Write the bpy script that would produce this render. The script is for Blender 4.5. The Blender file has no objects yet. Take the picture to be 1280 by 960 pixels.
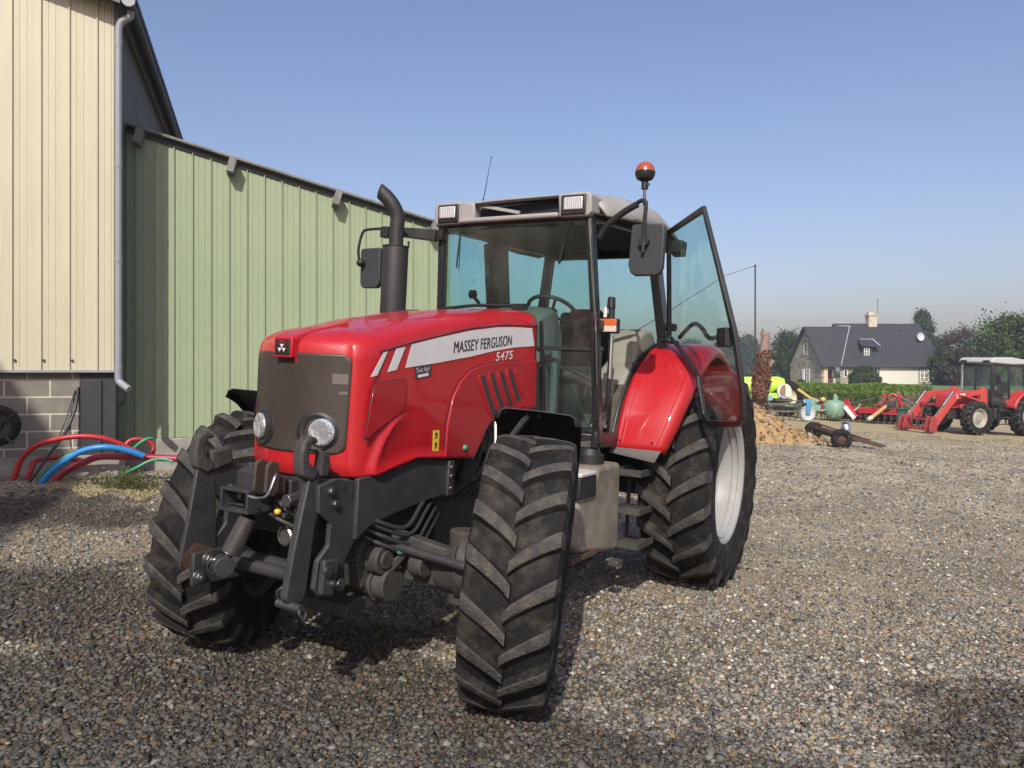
import bpy, bmesh, math, random
import numpy as np
from mathutils import Vector, Matrix, Euler
random.seed(7); rng = np.random.default_rng(11)
R = math.radians
# ---------------------------------------------------------------- camera, sky, sun, exposure
CAM_H = 1.63; FPX = 948.7
sc = bpy.context.scene
cam_d = bpy.data.cameras.new('camera'); cam = bpy.data.objects.new('camera', cam_d); sc.collection.objects.link(cam)
cam.location = (0, 0, CAM_H); cam.rotation_euler = (R(90), 0, 0)
cam_d.sensor_width = 36; cam_d.lens = 36*FPX/1280; cam_d.shift_y = -17.7/1280
cam_d.clip_start = .05; cam_d.clip_end = 3000
sc.camera = cam
SUN_EL = R(38.5); SUN_TRAVEL = (.115, .98)          # horizontal direction the light travels
w = bpy.data.worlds.new('World'); sc.world = w; w.use_nodes = True
nt = w.node_tree; bg = nt.nodes['Background']
sky = nt.nodes.new('ShaderNodeTexSky'); sky.sky_type = 'NISHITA'; sky.sun_disc = False
sky.sun_elevation = SUN_EL
az = math.atan2(-SUN_TRAVEL[0], -SUN_TRAVEL[1])   # compass angle of the sun from +Y
sky.sun_rotation = az % (2*math.pi)
sky.air_density = 1.2; sky.dust_density = 2.7; sky.ozone_density = 4.5; sky.altitude = 50
wb = nt.nodes.new('ShaderNodeMix'); wb.data_type = 'RGBA'; wb.blend_type = 'MULTIPLY'; wb.inputs[0].default_value = 1; wb.inputs[7].default_value = (1.05, .885, .905, 1)   # white balance
nt.links.new(sky.outputs[0], wb.inputs[6]); nt.links.new(wb.outputs[2], bg.inputs[0]); bg.inputs[1].default_value = .118
sun_d = bpy.data.lights.new('sun', 'SUN'); sun = bpy.data.objects.new('sun', sun_d); sc.collection.objects.link(sun)
sun_d.energy = 3.3; sun_d.angle = R(.8); sun_d.color = (1, .955, .87)
sd = Vector((SUN_TRAVEL[0]*math.cos(SUN_EL), SUN_TRAVEL[1]*math.cos(SUN_EL), -math.sin(SUN_EL))).normalized()
sun.rotation_euler = sd.to_track_quat('-Z', 'Y').to_euler(); sun.location = (-10, -20, 30)
sc.view_settings.view_transform = 'Standard'; sc.view_settings.look = 'None'
sc.view_settings.exposure = .5; sc.view_settings.gamma = 1
sc.render.engine = 'CYCLES'
sc.cycles.max_bounces = 8; sc.cycles.transparent_max_bounces = 24

# ---------------------------------------------------------------- helpers
def G(x, y):
    "ground height: the yard tilts down to the right"
    xx = max(-9, min(24, x)); z = -.049*xx
    t = min(1, max(0, (y-42)/25)); t = t*t*(3-2*t)
    return z*(1-t) + (-.35)*t
def prj(x, px): pass
COL = sc.collection
def tag(o, label=None, cat=None, group=None, kind=None):
    if label: o['label'] = label
    if cat: o['category'] = cat
    if group: o['group'] = group
    if kind: o['kind'] = kind
    return o
def empty(name, loc=(0, 0, 0), rot=None, **k):
    o = bpy.data.objects.new(name, None); COL.objects.link(o); o.location = loc; o.empty_display_size = .2
    if rot is not None: o.rotation_euler = rot
    return tag(o, **k)
def children(o): return [c for c in bpy.data.objects if c.parent == o]
def copy_tree(o, parent=None):
    c = o.copy(); COL.objects.link(c); c.parent = parent
    for ch in children(o): copy_tree(ch, c)
    return c

class MB:
    def __init__(s): s.v = []; s.f = []; s.m = []; s.mi = 0
    def add(s, vs, fs, M=None):
        b = len(s.v)
        for p in vs: s.v.append(tuple(M @ Vector(p)) if M is not None else tuple(p))
        for f in fs: s.f.append(tuple(i+b for i in f)); s.m.append(s.mi)
        return s
    def box(s, c, d, rot=None, M=None):
        x, y, z = d[0]/2, d[1]/2, d[2]/2
        vs = [(i*x, j*y, k*z) for i in (-1, 1) for j in (-1, 1) for k in (-1, 1)]
        T = Matrix.Translation(c)
        if rot is not None: T = T @ Euler(rot).to_matrix().to_4x4()
        if M is not None: T = M @ T
        return s.add(vs, [(0, 1, 3, 2), (4, 6, 7, 5), (0, 4, 5, 1), (2, 3, 7, 6), (0, 2, 6, 4), (1, 5, 7, 3)], T)
    def bar(s, a, b, w, h, up=(0, 0, 1), w2=None, h2=None):
        "box bar from a to b; w across, h along up"
        a = Vector(a); b = Vector(b); d = (b-a).normalized(); u = Vector(up)
        sx = d.cross(u)
        if sx.length < 1e-4: sx = d.cross(Vector((1, 0, 0)))
        sx.normalize(); u = sx.cross(d).normalized()
        w2 = w if w2 is None else w2; h2 = h if h2 is None else h2
        vs = []
        for p, ww, hh in ((a, w, h), (b, w2, h2)):
            for i, j in ((-1, -1), (1, -1), (1, 1), (-1, 1)): vs.append(p+sx*(i*ww/2)+u*(j*hh/2))
        return s.add(vs, [(3, 2, 1, 0), (4, 5, 6, 7), (0, 1, 5, 4), (1, 2, 6, 5), (2, 3, 7, 6), (3, 0, 4, 7)])
    def tube(s, pts, r, n=10, cap=True, sq=1.0):
        pts = [Vector(p) for p in pts]; k = len(pts)
        rs = r if isinstance(r, (list, tuple)) else [r]*k
        d0 = (pts[1]-pts[0]).normalized()
        ref = Vector((0, 0, 1)) if abs(d0.z) < .9 else Vector((1, 0, 0))
        a = d0.cross(ref).normalized(); vs = []; fs = []
        for i, p in enumerate(pts):
            d = (pts[min(i+1, k-1)]-pts[max(i-1, 0)]).normalized()
            a = (a-d*a.dot(d)).normalized(); b = d.cross(a)
            for j in range(n):
                t = 2*math.pi*j/n; vs.append(p+(a*math.cos(t)+b*math.sin(t)*sq)*rs[i])
        for i in range(k-1):
            for j in range(n):
                q = (j+1) % n; fs.append((i*n+j, i*n+q, (i+1)*n+q, (i+1)*n+j))
        if cap: fs.append(tuple(range(n-1, -1, -1))); fs.append(tuple((k-1)*n+j for j in range(n)))
        return s.add(vs, fs)
    def cyl(s, a, b, r, r2=None, n=20): return s.tube([a, b], [r, r if r2 is None else r2], n)
    def lathe(s, prof, n=32, M=None, closed=False):
        "prof (radius, axial y) about the Y axis"
        k = len(prof); vs = []; fs = []
        for j in range(n):
            t = 2*math.pi*j/n; c, q = math.cos(t), math.sin(t)
            for r_, y in prof: vs.append((r_*c, y, r_*q))
        kk = k if closed else k-1
        for j in range(n):
            jn = (j+1) % n
            for i in range(kk):
                i2 = (i+1) % k; fs.append((j*k+i, j*k+i2, jn*k+i2, jn*k+i))
        return s.add(vs, fs, M)
    def prism(s, poly, fn, t):
        "poly 2-D points, fn(a, b, d) gives 3-D, from d=0 to d=t"
        n = len(poly); vs = [fn(a, b, 0) for a, b in poly]+[fn(a, b, t) for a, b in poly]
        fs = [tuple(range(n-1, -1, -1)), tuple(range(n, 2*n))]+[(i, (i+1) % n, n+(i+1) % n, n+i) for i in range(n)]
        return s.add(vs, fs)
    def sphere(s, c, r, n=14, m=9, sc3=(1, 1, 1)):
        vs = []; fs = []
        for i in range(m+1):
            p = math.pi*i/m
            for j in range(n):
                t = 2*math.pi*j/n
                vs.append((c[0]+r*sc3[0]*math.sin(p)*math.cos(t), c[1]+r*sc3[1]*math.sin(p)*math.sin(t), c[2]+r*sc3[2]*math.cos(p)))
        for i in range(m):
            for j in range(n): fs.append((i*n+j, (i+1)*n+j, (i+1)*n+(j+1) % n, i*n+(j+1) % n))
        return s.add(vs, fs)
    def grid(s, P):
        "P[i][j] points"
        n, m = len(P), len(P[0]); vs = [p for row in P for p in row]
        return s.add(vs, [(i*m+j, i*m+j+1, (i+1)*m+j+1, (i+1)*m+j) for i in range(n-1) for j in range(m-1)])
    def build(s, name, mats, parent=None, bevel=0, seg=2, smooth=35, solid=0, weld=True, flip=False, **k):
        me = bpy.data.meshes.new(name); me.from_pydata(s.v, [], s.f)
        if not isinstance(mats, (list, tuple)): mats = [mats]
        for m in mats: me.materials.append(m)
        me.polygons.foreach_set('material_index', s.m)
        bm = bmesh.new(); bm.from_mesh(me)
        if weld: bmesh.ops.remove_doubles(bm, verts=bm.verts, dist=1e-5)
        bmesh.ops.recalc_face_normals(bm, faces=bm.faces)
        bm.to_mesh(me); bm.free()
        if smooth:
            me.polygons.foreach_set('use_smooth', [True]*len(me.polygons)); me.set_sharp_from_angle(angle=R(smooth))
        o = bpy.data.objects.new(name, me); COL.objects.link(o); o.parent = parent
        if solid:
            q = o.modifiers.new('solid', 'SOLIDIFY'); q.thickness = abs(solid); q.offset = -1 if solid > 0 else 1
        if bevel:
            q = o.modifiers.new('bevel', 'BEVEL'); q.width = bevel; q.segments = seg; q.limit_method = 'ANGLE'; q.angle_limit = R(40)
        return tag(o, **k)

def bez(pts, n=8):
    "Catmull-Rom smoothing of a polyline"
    P = [Vector(p) for p in pts]; out = []
    for i in range(len(P)-1):
        p0 = P[max(i-1, 0)]; p1 = P[i]; p2 = P[i+1]; p3 = P[min(i+2, len(P)-1)]
        for k in range(n):
            t = k/n; out.append(.5*((2*p1)+(p2-p0)*t+(2*p0-5*p1+4*p2-p3)*t*t+(3*p1-p0-3*p2+p3)*t**3))
    out.append(P[-1]); return out
def interp(x, xs, ys): return float(np.interp(x, xs, ys))

# ---------------------------------------------------------------- materials
def mat(name, col, rough=.5, metal=0, spec=.5, coat=0, noise=0, nscale=8, col2=None, bump=0, bscale=40, rvar=0, coatr=.05, bdist=.01, detail=5, lo=.35, hi=.7):
    m = bpy.data.materials.new(name); m.use_nodes = True; t = m.node_tree; N = t.nodes; L = t.links
    b = N['Principled BSDF']; b.inputs['Base Color'].default_value = (*col, 1); b.inputs['Roughness'].default_value = rough
    b.inputs['Metallic'].default_value = metal; b.inputs['Specular IOR Level'].default_value = spec
    b.inputs['Coat Weight'].default_value = coat; b.inputs['Coat Roughness'].default_value = coatr
    tc = N.new('ShaderNodeTexCoord')
    if noise:
        n = N.new('ShaderNodeTexNoise'); n.inputs['Scale'].default_value = nscale; n.inputs['Detail'].default_value = detail; n.inputs['Roughness'].default_value = .65
        L.new(tc.outputs['Object'], n.inputs['Vector'])
        mr = N.new('ShaderNodeMapRange'); mr.inputs[1].default_value = lo; mr.inputs[2].default_value = hi; mr.inputs[4].default_value = noise
        L.new(n.outputs[0], mr.inputs[0])
        mx = N.new('ShaderNodeMix'); mx.data_type = 'RGBA'; mx.inputs[6].default_value = (*col, 1); mx.inputs[7].default_value = (*(col2 or [c*.5 for c in col]), 1)
        L.new(mr.outputs[0], mx.inputs[0]); L.new(mx.outputs[2], b.inputs['Base Color'])
        if rvar:
            ma = N.new('ShaderNodeMath'); ma.operation = 'MULTIPLY_ADD'; ma.inputs[1].default_value = rvar; ma.inputs[2].default_value = rough
            L.new(mr.outputs[0], ma.inputs[0]); L.new(ma.outputs[0], b.inputs['Roughness'])
    if bump:
        n2 = N.new('ShaderNodeTexNoise'); n2.inputs['Scale'].default_value = bscale; n2.inputs['Detail'].default_value = 4
        L.new(tc.outputs['Object'], n2.inputs['Vector'])
        bp = N.new('ShaderNodeBump'); bp.inputs['Strength'].default_value = bump; bp.inputs['Distance'].default_value = bdist
        L.new(n2.outputs[0], bp.inputs['Height']); L.new(bp.outputs[0], b.inputs['Normal'])
    return m
def N_(m): return m.node_tree.nodes, m.node_tree.links, m.node_tree.nodes['Principled BSDF']
M = {}
M['red'] = mat('red_paint', (.42, .004, .010), .42, spec=.4, coat=.55, coatr=.07, noise=.45, nscale=2.5, col2=(.35, .018, .018), rvar=.5, bump=.03, bscale=2.5, detail=10)
M['red_side'] = mat('red_plastic', (.34, .004, .011), .45, spec=.4, coat=.35, coatr=.10, noise=.5, nscale=3, col2=(.27, .02, .018), rvar=.5, detail=10)
M['white_decal'] = mat('white_decal', (.66, .64, .62), .4, noise=.4, nscale=5, col2=(.52, .50, .48))
M['black_print'] = mat('black_print', (.03, .03, .035), .5)
M['grey_print'] = mat('faded_white_print', (.65, .6, .6), .5)
M['grille'] = mat('grille_mesh', (.075, .052, .042), .45, noise=.5, nscale=7, col2=(.12, .085, .065), spec=.3)
M['iron'] = mat('dark_grey_casting', (.030, .031, .034), .45, spec=.45, noise=.5, nscale=9, col2=(.052, .048, .043), bump=.25, bscale=60, rvar=.4)
M['iron_dirty'] = mat('dusty_casting', (.032, .031, .030), .7, noise=.9, nscale=8, col2=(.068, .060, .049), bump=.4, bscale=50)
M['black'] = mat('black_plastic', (.012, .012, .013), .45, noise=.4, nscale=10, col2=(.03, .029, .027), rvar=.4)
M['soot'] = mat('matt_black_muffler', (.018, .0165, .0165), .6, noise=.5, nscale=9, col2=(.032, .029, .027), bump=.1)
M['rubber'] = mat('tyre_rubber', (.013, .0128, .0126), .85, spec=.2, noise=.95, nscale=8, col2=(.078, .065, .051), bump=.55, bscale=60, detail=13, lo=.49, hi=.80)
M['tread'] = mat('worn_lug_tops', (.048, .047, .046), .88, spec=.2, noise=.95, nscale=14, col2=(.13, .112, .088), bump=.9, bscale=80, detail=13, lo=.44, hi=.76)
M['rim'] = mat('pale_rim_paint', (.30, .30, .295), .42, noise=.7, nscale=6, col2=(.26, .24, .205), rvar=.4, lo=.48)
M['rim_dirty_shaded'] = mat('dirty_shaded_rim', (.10, .095, .085), .8, noise=.8, nscale=7, col2=(.05, .045, .04))  # dirt, plus the shade on the front rim backs put into the colour
M['roof'] = mat('warm_grey_roof_plastic', (.31, .30, .28), .5, noise=.5, nscale=5, col2=(.23, .22, .20))
M['cabframe'] = mat('black_cab_frame', (.016, .017, .019), .32, spec=.5, noise=.3, nscale=10, col2=(.035, .034, .032))
M['interior'] = mat('grey_interior_trim', (.12, .125, .115), .7, noise=.4, nscale=6, col2=(.11, .11, .10))
M['beige'] = mat('beige_trim', (.23, .225, .18), .65, noise=.4, nscale=6, col2=(.17, .16, .13))
M['darktrim'] = mat('dark_floor_mat', (.05, .045, .042), .85, noise=.8, nscale=14, col2=(.12, .10, .08))
M['seat'] = mat('black_seat_cloth', (.02, .021, .023), .9)
M['chrome'] = mat('polished_steel', (.68, .68, .68), .22, metal=1)
M['steel'] = mat('worn_steel', (.24, .235, .23), .35, metal=.85, noise=.6, nscale=25, col2=(.13, .11, .095))
M['rust'] = mat('rusty_steel', (.055, .030, .020), .8, noise=.8, nscale=12, col2=(.11, .06, .038), bump=.3)
M['tank'] = mat('dusty_plastic_tank', (.25, .225, .175), .7, noise=1, nscale=3.5, col2=(.10, .082, .062), bump=.1, detail=7)
M['lens'] = mat('clear_lamp', (.75, .77, .78), .08, metal=.75, spec=.8, bump=.6, bscale=22, bdist=.02)
M['led'] = mat('led_lamp_face', (.55, .54, .55), .3, spec=.6)
M['orange'] = mat('amber_lens', (.55, .11, .025), .25, spec=.6, coat=.4)
M['beacon'] = mat('orange_beacon_dome', (.36, .065, .02), .2, coat=.5)
M['mirror'] = mat('mirror_back_plastic', (.034, .036, .040), .5, noise=.3, nscale=10, col2=(.05, .048, .047))
M['yellow'] = mat('yellow_sticker', (.72, .50, .04), .5)
M['hose'] = mat('hose_rubber', (.03, .03, .03), .5)

def glass_mat(name, tint, refl=1.0):
    m = bpy.data.materials.new(name); m.use_nodes = True; t = m.node_tree; N = t.nodes; L = t.links
    N.remove(N['Principled BSDF']); out = N['Material Output']
    tr = N.new('ShaderNodeBsdfTransparent'); tr.inputs[0].default_value = (*tint, 1)
    gl = N.new('ShaderNodeBsdfGlossy'); gl.inputs['Roughness'].default_value = .03; gl.inputs[0].default_value = (refl, refl, refl, 1)
    df = N.new('ShaderNodeBsdfDiffuse'); df.inputs[0].default_value = (.45, .42, .36, 1)
    fr = N.new('ShaderNodeLayerWeight'); fr.inputs[0].default_value = .5
    pw = N.new('ShaderNodeMath'); pw.operation = 'POWER'; pw.inputs[1].default_value = 4.5; L.new(fr.outputs['Facing'], pw.inputs[0])
    ma = N.new('ShaderNodeMath'); ma.operation = 'MULTIPLY_ADD'; ma.inputs[1].default_value = .75; ma.inputs[2].default_value = .045; L.new(pw.outputs[0], ma.inputs[0])
    mx = N.new('ShaderNodeMixShader'); L.new(ma.outputs[0], mx.inputs[0]); L.new(tr.outputs[0], mx.inputs[1]); L.new(gl.outputs[0], mx.inputs[2])
    tc = N.new('ShaderNodeTexCoord'); n = N.new('ShaderNodeTexNoise'); n.inputs['Scale'].default_value = 2.5; n.inputs['Detail'].default_value = 6
    L.new(tc.outputs['Object'], n.inputs[0])
    mr = N.new('ShaderNodeMapRange'); mr.inputs[1].default_value = .4; mr.inputs[2].default_value = .8; mr.inputs[3].default_value = .02; mr.inputs[4].default_value = .13
    L.new(n.outputs[0], mr.inputs[0])
    m2 = N.new('ShaderNodeMixShader'); L.new(mr.outputs[0], m2.inputs[0]); L.new(mx.outputs[0], m2.inputs[1]); L.new(df.outputs[0], m2.inputs[2])
    L.new(m2.outputs[0], out.inputs[0]); return m
M['glass'] = glass_mat('green_tinted_glass', (.60, .82, .78))

def text_mesh(txt, size, name, m, parent, fn, shear=0, sx=1, bold=.0, align='LEFT'):
    "text laid flat, each vertex (a, b) sent to fn(a, b)"
    cu = bpy.data.curves.new('txt', 'FONT'); cu.body = txt; cu.size = size; cu.shear = shear; cu.offset = bold; cu.align_x = align
    cu.space_character = 1.06; cu.resolution_u = 4
    to = bpy.data.objects.new('txt', cu); COL.objects.link(to)
    dg = bpy.context.evaluated_depsgraph_get(); me = bpy.data.meshes.new_from_object(to.evaluated_get(dg))
    bpy.data.objects.remove(to); bpy.data.curves.remove(cu)
    for v in me.vertices: v.co = Vector(fn(v.co.x*sx, v.co.y))
    me.materials.clear(); me.materials.append(m); me.name = name
    o = bpy.data.objects.new(name, me); COL.objects.link(o); o.parent = parent; return o


def split_clusters(o, gap=.004):
    "separate a mesh whose pieces lie apart into one object per piece"
    bm = bmesh.new(); bm.from_mesh(o.data); bm.verts.ensure_lookup_table(); seen = [-1]*len(bm.verts); isl = []
    for v in bm.verts:
        if seen[v.index] >= 0: continue
        k = len(isl); st = [v]; seen[v.index] = k; lst = []
        while st:
            q = st.pop(); lst.append(q.index)
            for e in q.link_edges:
                w_ = e.other_vert(q)
                if seen[w_.index] < 0: seen[w_.index] = k; st.append(w_)
        isl.append(lst)
    bb = [([min(bm.verts[i].co[a] for i in l)-gap for a in range(3)], [max(bm.verts[i].co[a] for i in l)+gap for a in range(3)]) for l in isl]
    grp = list(range(len(isl)))
    def find(i):
        while grp[i] != i: i = grp[i]
        return i
    for i in range(len(isl)):
        for j in range(i):
            if all(bb[i][0][a] <= bb[j][1][a] and bb[j][0][a] <= bb[i][1][a] for a in range(3)): grp[find(i)] = find(j)
    roots = sorted({find(i) for i in range(len(isl))})
    if len(roots) > 1:
        base = o.name.split('.')[0]
        for r_ in roots[1:]:
            keep = {i for k in range(len(isl)) if find(k) == r_ for i in isl[k]}
            b2 = bm.copy(); b2.verts.ensure_lookup_table(); bmesh.ops.delete(b2, geom=[v for v in b2.verts if v.index not in keep], context='VERTS')
            c = o.copy(); c.data = o.data.copy(); b2.to_mesh(c.data); b2.free(); c.name = base; COL.objects.link(c); c.parent = o.parent
        keep = {i for k in range(len(isl)) if find(k) == roots[0] for i in isl[k]}
        bmesh.ops.delete(bm, geom=[v for v in bm.verts if v.index not in keep], context='VERTS'); bm.to_mesh(o.data)
    bm.free()
# ================================================================ GROUND
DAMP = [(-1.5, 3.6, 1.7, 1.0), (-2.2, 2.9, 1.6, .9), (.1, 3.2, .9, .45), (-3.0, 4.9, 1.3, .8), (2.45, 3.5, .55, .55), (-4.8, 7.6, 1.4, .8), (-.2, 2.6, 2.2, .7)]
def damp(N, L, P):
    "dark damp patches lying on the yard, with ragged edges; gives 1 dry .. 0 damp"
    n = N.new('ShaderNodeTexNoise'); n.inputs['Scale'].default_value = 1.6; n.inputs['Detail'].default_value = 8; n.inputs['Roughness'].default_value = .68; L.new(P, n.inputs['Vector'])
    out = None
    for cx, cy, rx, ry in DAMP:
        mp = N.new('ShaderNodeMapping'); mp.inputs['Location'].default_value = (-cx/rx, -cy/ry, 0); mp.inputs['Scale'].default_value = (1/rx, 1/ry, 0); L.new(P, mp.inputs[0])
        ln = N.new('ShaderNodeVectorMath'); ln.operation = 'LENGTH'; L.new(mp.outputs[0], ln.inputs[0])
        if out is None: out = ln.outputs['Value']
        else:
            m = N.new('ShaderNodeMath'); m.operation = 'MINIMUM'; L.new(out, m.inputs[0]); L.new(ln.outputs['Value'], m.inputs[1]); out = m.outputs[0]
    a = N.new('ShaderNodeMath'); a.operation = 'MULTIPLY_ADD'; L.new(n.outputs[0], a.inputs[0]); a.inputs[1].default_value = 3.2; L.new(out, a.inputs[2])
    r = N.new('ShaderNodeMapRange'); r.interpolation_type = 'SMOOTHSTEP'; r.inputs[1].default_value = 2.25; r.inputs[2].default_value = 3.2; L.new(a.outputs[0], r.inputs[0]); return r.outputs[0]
def gravel_mat():
    m = bpy.data.materials.new('gravel_ground'); m.use_nodes = True; N, L, b = N_(m)
    b.inputs['Roughness'].default_value = .9; b.inputs['Specular IOR Level'].default_value = .25
    g = N.new('ShaderNodeNewGeometry'); P = g.outputs['Position']
    def noise(s, d=4, r=.55, off=0):
        n = N.new('ShaderNodeTexNoise'); n.inputs['Scale'].default_value = s; n.inputs['Detail'].default_value = d; n.inputs['Roughness'].default_value = r
        mp = N.new('ShaderNodeMapping'); mp.inputs['Location'].default_value = (off, off*.7, 0); L.new(P, mp.inputs[0]); L.new(mp.outputs[0], n.inputs['Vector']); return n.outputs[0]
    def vor(s, feat='F1'):
        v = N.new('ShaderNodeTexVoronoi'); v.inputs['Scale'].default_value = s; v.feature = feat
        L.new(P, v.inputs['Vector']); return v
    def ramp(f, stops):
        r = N.new('ShaderNodeValToRGB'); e = r.color_ramp.elements
        while len(e) < len(stops): e.new(.5)
        for q, (p, c) in zip(e, stops): q.position = p; q.color = (*c, 1)
        L.new(f, r.inputs[0]); return r.outputs[0]
    def mix(a, c, f, bt='MIX'):
        x = N.new('ShaderNodeMix'); x.data_type = 'RGBA'; x.blend_type = bt
        for s, v in ((0, f), (6, a), (7, c)):
            if isinstance(v, (int, float)): x.inputs[s].default_value = v
            elif isinstance(v, tuple): x.inputs[s].default_value = (*v, 1)
            else: L.new(v, x.inputs[s])
        return x.outputs[2]
    def mr(f, a, c, d=0, e=1):
        x = N.new('ShaderNodeMapRange'); x.inputs[1].default_value = a; x.inputs[2].default_value = c; x.inputs[3].default_value = d; x.inputs[4].default_value = e
        L.new(f, x.inputs[0]); return x.outputs[0]
    v1 = vor(62); v2 = vor(140); v3 = vor(28)
    s1 = N.new('ShaderNodeSeparateColor'); L.new(v1.outputs['Color'], s1.inputs[0])
    s2 = N.new('ShaderNodeSeparateColor'); L.new(v2.outputs['Color'], s2.inputs[0])
    stones = [(0, (.05, .047, .043)), (.25, (.12, .11, .10)), (.5, (.22, .20, .175)), (.68, (.30, .25, .18)), (.82, (.20, .13, .085)), (.93, (.42, .39, .34)), (1, (.6, .58, .54))]
    c1 = ramp(s1.outputs[0], stones); c2 = ramp(s2.outputs[1], stones)
    c = mix(c1, c2, .5)
    fine = noise(260, 2)
    c = mix(c, mix((.6, .6, .6), (1.3, 1.28, 1.22), fine), 1.0, 'MULTIPLY')
    # large damp / dusty stains that belong to the yard
    big = mr(noise(.55, 5, .6, 3.1), .42, .60); mid = mr(noise(2.1, 4, .6, 9), .42, .64)
    dark = mix((.85, .83, .80), (1.15, 1.12, 1.04), big)
    c = mix(c, dark, 1.0, 'MULTIPLY')
    c = mix(c, mix((.72, .70, .68), (1.08, 1.06, 1.0), mid), 1.0, 'MULTIPLY')
    sx = N.new('ShaderNodeSeparateXYZ'); L.new(P, sx.inputs[0])
    # farther yard: dusty compacted hard core, then sandy strip by the machines
    far = mr(sx.outputs[1], 3.0, 13)
    patch = mr(noise(.8, 5, .65, 5), .44, .56)
    tone = mix(mix((.22, .20, .165), (.38, .35, .29), noise(38, 3, .8)), mix((.36, .335, .275), (.53, .50, .42), noise(38, 3, .8)), patch)
    v4 = vor(17); s4 = N.new('ShaderNodeSeparateColor'); L.new(v4.outputs['Color'], s4.inputs[0])
    grit = mix((.62, .61, .60), (1.38, 1.36, 1.30), mr(s4.outputs[0], .0, 1.0)); v5 = vor(48); s5 = N.new('ShaderNodeSeparateColor'); L.new(v5.outputs['Color'], s5.inputs[0])
    grit2 = mix((.55, .54, .53), (1.45, 1.42, 1.36), s5.outputs[1])
    tone = mix(mix(tone, grit, .8, 'MULTIPLY'), grit2, .9, 'MULTIPLY')
    c = mix(c, mix(c, tone, .75), far)
    ad = N.new('ShaderNodeMath'); ad.operation = 'MULTIPLY_ADD'; L.new(noise(.35, 4, .6, 2), ad.inputs[0]); ad.inputs[1].default_value = 10; L.new(sx.outputs[1], ad.inputs[2])
    sand = mr(ad.outputs[0], 26.5, 29.5)
    c = mix(c, mix((.27, .225, .135), (.38, .325, .21), noise(3, 5, .7)), sand)
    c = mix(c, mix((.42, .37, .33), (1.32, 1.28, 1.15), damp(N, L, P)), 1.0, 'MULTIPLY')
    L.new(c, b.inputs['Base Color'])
    # bump
    h1 = mr(v1.outputs['Distance'], 0, .9, 1, 0); h2 = mr(v2.outputs['Distance'], 0, .9, .5, 0)
    a = N.new('ShaderNodeMath'); L.new(h1, a.inputs[0]); L.new(h2, a.inputs[1])
    bp = N.new('ShaderNodeBump'); bp.inputs['Strength'].default_value = .9; bp.inputs['Distance'].default_value = .014
    L.new(a.outputs[0], bp.inputs['Height'])
    bp2 = N.new('ShaderNodeBump'); bp2.inputs['Strength'].default_value = .6; bp2.inputs['Distance'].default_value = .05
    L.new(noise(9, 5, .7), bp2.inputs['Height']); L.new(bp.outputs[0], bp2.inputs['Normal']); L.new(bp2.outputs[0], b.inputs['Normal'])
    return m
def hnoise(x, y):
    return .012*math.sin(x*1.7+y*.6)+.010*math.sin(y*2.3-x*.8+1)+.006*math.sin(x*5.1+2)*math.sin(y*4.3)
xs = np.unique(np.concatenate([np.linspace(-500, -40, 12), np.linspace(-40, -10, 16), np.linspace(-10, 14, 100), np.linspace(14, 60, 40), np.linspace(60, 700, 14)]))
ys = np.unique(np.concatenate([np.linspace(-60, 0, 12), np.linspace(0, 14, 70), np.linspace(14, 75, 60), np.linspace(75, 800, 24)]))
mb = MB(); mb.grid([[(x, y, G(x, y)+hnoise(x, y)*(1 if y < 40 else 0)) for x in xs] for y in ys])
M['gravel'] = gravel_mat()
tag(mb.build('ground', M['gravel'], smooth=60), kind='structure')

# grass field behind the yard
M['field'] = mat('meadow_grass', (.085, .15, .03), .9, noise=1, nscale=.12, col2=(.16, .21, .055), bump=.4, bscale=6)
fx_ = np.unique(np.concatenate([np.linspace(-500, 0, 8), np.linspace(0, 70, 50), np.linspace(70, 700, 10)])); fy_ = np.unique(np.concatenate([np.linspace(45, 80, 36), np.linspace(80, 800, 20)]))
def F(x, y): return G(x, y)+.035+.35*min(1, max(0, (y-46)/30))
mb = MB(); mb.grid([[(x, y, F(x, y)) for x in fx_] for y in fy_])
tag(mb.build('field', M['field'], smooth=60), kind='structure')

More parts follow.
